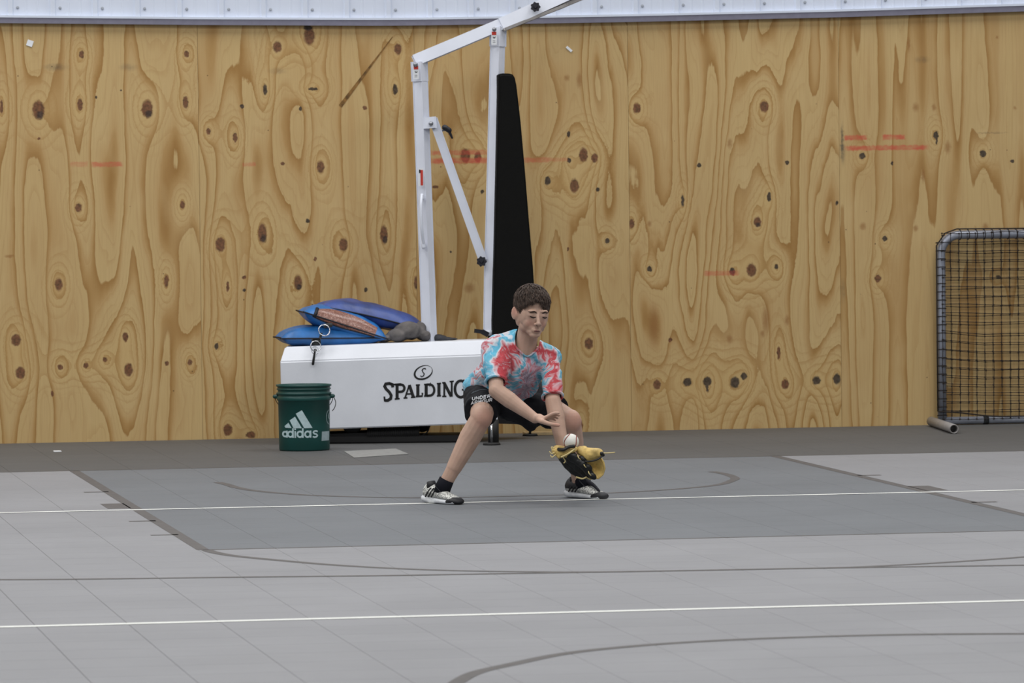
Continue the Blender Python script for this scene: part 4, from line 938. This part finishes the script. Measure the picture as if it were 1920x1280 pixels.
# lettering on the shorts
FONT = {'U': [[(0, 0), (0, .7), (.25, 1), (.55, 1), (.8, .7), (.8, 0)]], 'N': [[(0, 1), (0, 0), (.8, 1), (.8, 0)]], 'D': [[(0, 0), (0, 1), (.5, 1), (.8, .7), (.8, .3), (.5, 0), (0, 0)]],
        'E': [[(.75, 0), (0, 0), (0, 1), (.75, 1)], [(0, .5), (.65, .5)]], 'R': [[(0, 1), (0, 0), (.6, 0), (.8, .25), (.6, .5), (0, .5)], [(.45, .5), (.8, 1)]],
        'A': [[(0, 1), (.4, 0), (.8, 1)], [(.15, .65), (.65, .65)]], 'M': [[(0, 1), (0, 0), (.4, .6), (.8, 0), (.8, 1)]], 'O': [[(.25, 0), (.55, 0), (.8, .3), (.8, .7), (.55, 1), (.25, 1), (0, .7), (0, .3), (.25, 0)]]}
def word(txt, x, y, w_, h_, adv, dy, wd, bvh, shear=-.12):
    out = B()
    for i, ch_ in enumerate(txt):
        for st in FONT[ch_]:
            s = surfstrip([(x+i*adv+p[0]*w_+p[1]*h_*shear, y+i*adv*dy+p[0]*w_*dy+p[1]*h_) for p in st], wd, bvh, .0016); out.add(s.v, s.f)
    return out
word('UNDER', 886, 744.5, 5.8, 5.4, 7.2, -.15, 1.7, shb).obj('lettering', 'short_print', shorts, norm=False)
word('ARMOUR', 884, 752.5, 5.6, 5.8, 6.9, -.16, 1.7, shb).obj('lettering', 'short_print', shorts, norm=False)
for i in range(4): surfstrip([(883+i*2, 738-i), (889+i*4, 733-i)], 1.1, shb, .0014).obj('printed_stripe', 'short_grey', shorts, norm=False)
surfstrip([(897, 731), (905, 729.5), (915, 731)], 1.2, shb, .0014).obj('printed_stripe', 'short_grey', shorts, norm=False)
# shoes and socks
def shoe(ax0, ax1, an, label_side, dark=False):
    a = V((ax0.x, ax0.y, 0)); c = V((ax1.x, ax1.y, 0)); d = (c-a); Ln = d.length; d.normalize(); s = V((0, 0, 1)).cross(d)
    def sect(u, w_, z0_, h_, lean=0, n=16, top=1):
        ring = []
        for j in range(n):
            t = 2*pi*j/n; x = cos(t)*w_; z = sin(t); z = z0_+(h_*z if z > 0 else 0)
            ring.append(a+d*(u*Ln)+s*x*(1)+V((0, 0, z)))
        return ring
    S = [(.0, .022, .012, .018), (.04, .032, .004, .03), (.15, .036, .0, .03), (.35, .034, .0, .027), (.6, .041, 0, .023), (.8, .042, 0, .02), (.94, .032, .002, .018), (1.0, .015, .006, .013)]
    rs = []
    for u, w_, z_, h_ in S:
        ring = []
        for j in range(16):
            t = 2*pi*j/16; cx = abs(cos(t))**.6*(1 if cos(t) > 0 else -1); cz = abs(sin(t))**.6*(1 if sin(t) > 0 else -1)
            ring.append(a+d*(u*Ln)+s*cx*w_+V((0, 0, z_+(cz+1)/2*h_)))
        rs.append(ring)
    sh = thing_part = B().loft(rs).obj('shoe', 'sole_white', boy, True)
    sh['label'] = 'grey knit running shoe with white sole, '+label_side
    U = [(.03, .02, .02, .075), (.08, .03, .02, .085), (.2, .033, .02, .083), (.34, .034, .02, .082), (.5, .036, .018, .066), (.66, .038, .016, .05), (.82, .036, .014, .038), (.94, .026, .012, .026), (.985, .012, .012, .014)]
    rs = []
    for u, w_, z_, h_ in U:
        ring = []
        for j in range(18):
            t = 2*pi*j/18; k = (sin(t)+1)/2; wd = w_*(1-.28*max(0, sin(t)))
            ring.append(a+d*(u*Ln)+s*cos(t)*wd+V((0, 0, z_+k*(h_-z_))))
        rs.append(ring)
    B().loft(rs).obj('upper', 'shoe_knit', sh, True)
    if dark:
        rs = []
        for u, w_, z_, h_ in [(.07, .031, .022, .088), (.2, .0345, .022, .088), (.34, .0355, .022, .088), (.47, .0355, .022, .075)]:
            rs.append([a+d*(u*Ln)+s*cos(2*pi*j/18)*w_*(1-.28*max(0, sin(2*pi*j/18)))+V((0, 0, z_+(sin(2*pi*j/18)+1)/2*(h_-z_))) for j in range(18)])
        B().loft(rs).obj('heel_panel', 'shoe_black', sh, True)
        B().tube(spl([a+d*(.34*Ln)+V((0, 0, .09)), a+d*(.5*Ln)+V((0, 0, .078)), a+d*(.7*Ln)+V((0, 0, .06)), a+d*(.9*Ln)-s*.01+V((0, 0, .036))]), [.018-.0006*k for k in range(25)], 8).obj('tongue', 'lace_black', sh, True)
    rs = []
    for u, w_, z_, h_ in ((.80, .0435, -.001, .026), (.88, .040, 0, .032), (.96, .030, .001, .027), (1.01, .014, .004, .018)):
        rs.append([a+d*(u*Ln)+s*(abs(cos(2*pi*j/16))**.7*(1 if cos(2*pi*j/16) > 0 else -1))*w_+V((0, 0, z_+(sin(2*pi*j/16)+1)/2*(h_-z_))) for j in range(16)])
    B().loft(rs).obj('toe_cap', 'shoe_black', sh, True)
    for sd in (-1, 1):
        for k in range(3):
            u = .2+k*.085; pts = []
            for q in range(6):
                v = q/5; uu = u+.1*v; pts.append(a+d*(uu*Ln)+s*sd*(.0375-.012*v*v)+V((0, 0, .028+.04*v)))
            B().tube(pts, .0036, 6).obj('side_stripe', 'shoe_black', sh, True)
    b2 = B()
    for k in range(4):
        u = .42+k*.085; z = .078-.013*k; b2.tube(spl([a+d*(u*Ln)-s*.022+V((0, 0, z-.012)), a+d*((u+.02)*Ln)+V((0, 0, z)), a+d*(u*Ln)+s*.022+V((0, 0, z-.012))], 4), .003, 6)
    lo_ = a+d*.42*Ln+V((0, 0, .078)); b2.tube(spl([lo_, lo_+s*.02+V((0, 0, .012)), lo_+s*.035-V((0, 0, .008)), lo_+s*.02+d*.02], 5), .0022, 6).tube(spl([lo_, lo_-s*.02+V((0, 0, .01)), lo_-s*.036+d*.02, lo_-s*.03+d*.05-V((0, 0, .025))], 5), .0022, 6)
    b2.obj('laces', 'lace_black', sh, True)
    ft_ = a+d*(.46*Ln)+V((0, 0, .045)); B().tube([ft_, mid(ft_, an, .45)+V((0, 0, .004)), an], [.036, .036, .034], 20).obj('sock', 'sock', boy, True)
    B().tube([a+d*(.2*Ln)+V((0, 0, .065)), a+d*(.17*Ln)+V((0, 0, .095))], [.026, .019], 12).obj('heel_tab', 'shoe_black', sh, True)
s1a, s1b = G(797.5, 941), G(863, 946); s2a, s2b = G(1064, 931.5), G(1135, 936)
shoe(s1a, s1b, P(837.5, 899, fL.y-.01), 'the one at the left'); shoe(s2a, s2b, P(1087, 885, fR.y+.01), 'the one below the glove', True)

# ------------------------------------------------------------------ ball and glove
Yg = Y0-.31
bc = P(1070.5, 828, Yg-.0); ball = thing('baseball', bc-V((0, 0, .036)), 'white baseball with red seam just landing in the glove', 'ball')
br_ = 15.2*proj(bc)[2]/FPX
B().ell(bc, (br_,)*3, None, 32, 20).obj('ball_cover', 'ball_white', ball, True)
RB = Matrix.Rotation(radians(20), 3, 'Y')@Matrix.Rotation(radians(-14), 3, 'Z'); pts = []
for i in range(80):
    t = 4*pi*i/80; th_ = pi/2-(pi/2-.42)*cos(t); ph_ = t/2+.42*sin(2*t); v = V((sin(th_)*cos(ph_), sin(th_)*sin(ph_), cos(th_))); pts.append(bc+RB@v*br_)
B().tube(pts, .0026, 6, closed=True).obj('seam', 'ball_seam', ball, True)
gl = thing('baseball_glove', P(1085, 870, Yg+.05), 'tan and black leather fielding glove on the left hand of the boy', 'glove')
# back and finger stalls (black)
b = B()
hb_ = Q(1056, 858, -.27)
tips = [((1062, 855), (1082, 874), (1101, 893), .0), ((1068, 852), (1092, 870), (1109, 891), -.035), ((1056, 858), (1074, 880), (1090, 893), .03), ((1052, 852), (1062, 868), (1076, 884), .055)]
for (q0, q1, q2, dy_) in tips:
    b.capsule(P(*q0, Yg+dy_), P(*q1, Yg+dy_-.01), .022, .021); b.capsule(P(*q1, Yg+dy_-.01), P(*q2, Yg+dy_), .021, .015)
b.capsule(P(1050, 850, Yg+.04), P(1066, 852, Yg-.01), .024, .026)
link('glove_back', remesh(b, .004, 3, lambda c: .003*noise.noise(c*60)), 'leather_black', gl, True)
# knuckle pads along the finger edge
for (px, py) in ((1094, 861), (1103, 876), (1111, 892)):
    R = Matrix.Rotation(radians(40), 3, 'Y'); B().ell(P(px, py, Yg-.05), (.021, .013, .014), R).obj('finger_pad', 'leather_black', gl, True)
# heel (tan), thumb stall (tan), web (tan)
b = B(); b.capsule(P(1041, 846, Yg-.0), P(1062, 850, Yg-.04), .017, .017); b.capsule(P(1062, 849, Yg-.045), P(1079, 842, Yg-.045), .013, .011); b.capsule(P(1043, 841, Yg+.03), P(1056, 842, Yg+.04), .015, .015)
b.capsule(P(1041, 846, Yg), P(1048, 856, Yg-.02), .014, .010)
link('heel_pad', remesh(b, .0035, 3, lambda c: .003*noise.noise(c*70)), 'leather_tan', gl, True)
b = B(); b.capsule(P(1088, 845, Yg-.03), P(1104, 851, Yg-.045), .019, .031); b.capsule(P(1104, 851, Yg-.045), P(1121, 850, Yg-.04), .031, .024); b.capsule(P(1083, 842, Yg-.02), P(1096, 841, Yg-.03), .011, .014)
link('thumb_stall', remesh(b, .0035, 3, lambda c: .003*noise.noise(c*50)), 'leather_tan', gl, True)
cw_ = P(1116, 876, Yg-.0); R = Matrix.Rotation(radians(-18), 3, 'Y')
wb = B(); vs = []; nn = 14
outl = [(1092, 862), (1110, 862), (1126, 858), (1131, 866), (1133.5, 878), (1130, 889), (1122, 896), (1113, 896), (1106, 888), (1100, 874)]
o1 = [P(x, y, Yg-.025) for x, y in outl]; cn = P(1114, 878, Yg+.01)
rings = []
for k in range(5):
    f = k/4; rings.append([cn+(p-cn)*f for p in o1])
vsA = [cn]+[p for r_ in rings[1:] for p in r_]; n = len(outl); fsA = [(0, 1+j, 1+(j+1) % n) for j in range(n)]
for k in range(3):
    for j in range(n): a_ = 1+k*n; fsA.append((a_+j, a_+n+j, a_+n+(j+1) % n, a_+(j+1) % n))
ob = link('web', mesh(vsA, fsA), 'leather_tan', gl, True); md = ob.modifiers.new('s', 'SOLIDIFY'); md.thickness = .008; md.offset = 0
md = ob.modifiers.new('u', 'SUBSURF'); md.levels = 1; md.render_levels = 2
b = B()
b.tube([p for p in o1[2:8]], .005, 8)
b.obj('web_binding', 'leather_tan', gl, True)
b = B(); b.tube(spl([P(1097, 865, Yg-.07), P(1110, 864, Yg-.075), P(1122, 860, Yg-.07), P(1130, 853, Yg-.06), P(1130, 848, Yg-.05)]), .0042, 8).capsule(P(1128, 850, Yg-.06), P(1131, 853, Yg-.06), .009, .007)
b.tube(spl([P(1047, 842, Yg-.03), P(1056, 843, Yg-.06), P(1066, 838, Yg-.06), P(1078, 836, Yg-.06)]), .008, 8)
b.obj('black_binding', 'leather_black', gl, True)
b = B()
def lace(pts, r_): B().tube(spl(pts, 6), r_, 6).obj('lace', 'glove_lace', gl, True)
lace([P(1130, 849, Yg-.06), P(1140, 849, Yg-.06), P(1153, 848, Yg-.05)], .0026)
lace([P(1052, 857, Yg-.05), P(1066, 850, Yg-.065), P(1078, 841, Yg-.06)], .0042)
for (x, y) in ((1086, 857), (1097, 872), (1106, 887)): lace([P(x-3, y-4, Yg-.055), P(x-1, y+1, Yg-.07), P(x+3, y+5, Yg-.055)], .0024)
for q in (((1040, 848), (1034, 850), (1030, 846)), ((1042, 852), (1035, 857), (1032, 853)), ((1040, 840), (1034, 838), (1036, 845)), ((1098, 894), (1106, 898), (1112, 897)), ((1056, 857), (1060, 864), (1057, 868))): lace([P(x, y, Yg-.03) for x, y in q], .0028)
lace([P(1080, 894, Yg-.02), P(1092, 897, Yg-.03), P(1100, 894, Yg-.04)], .004)
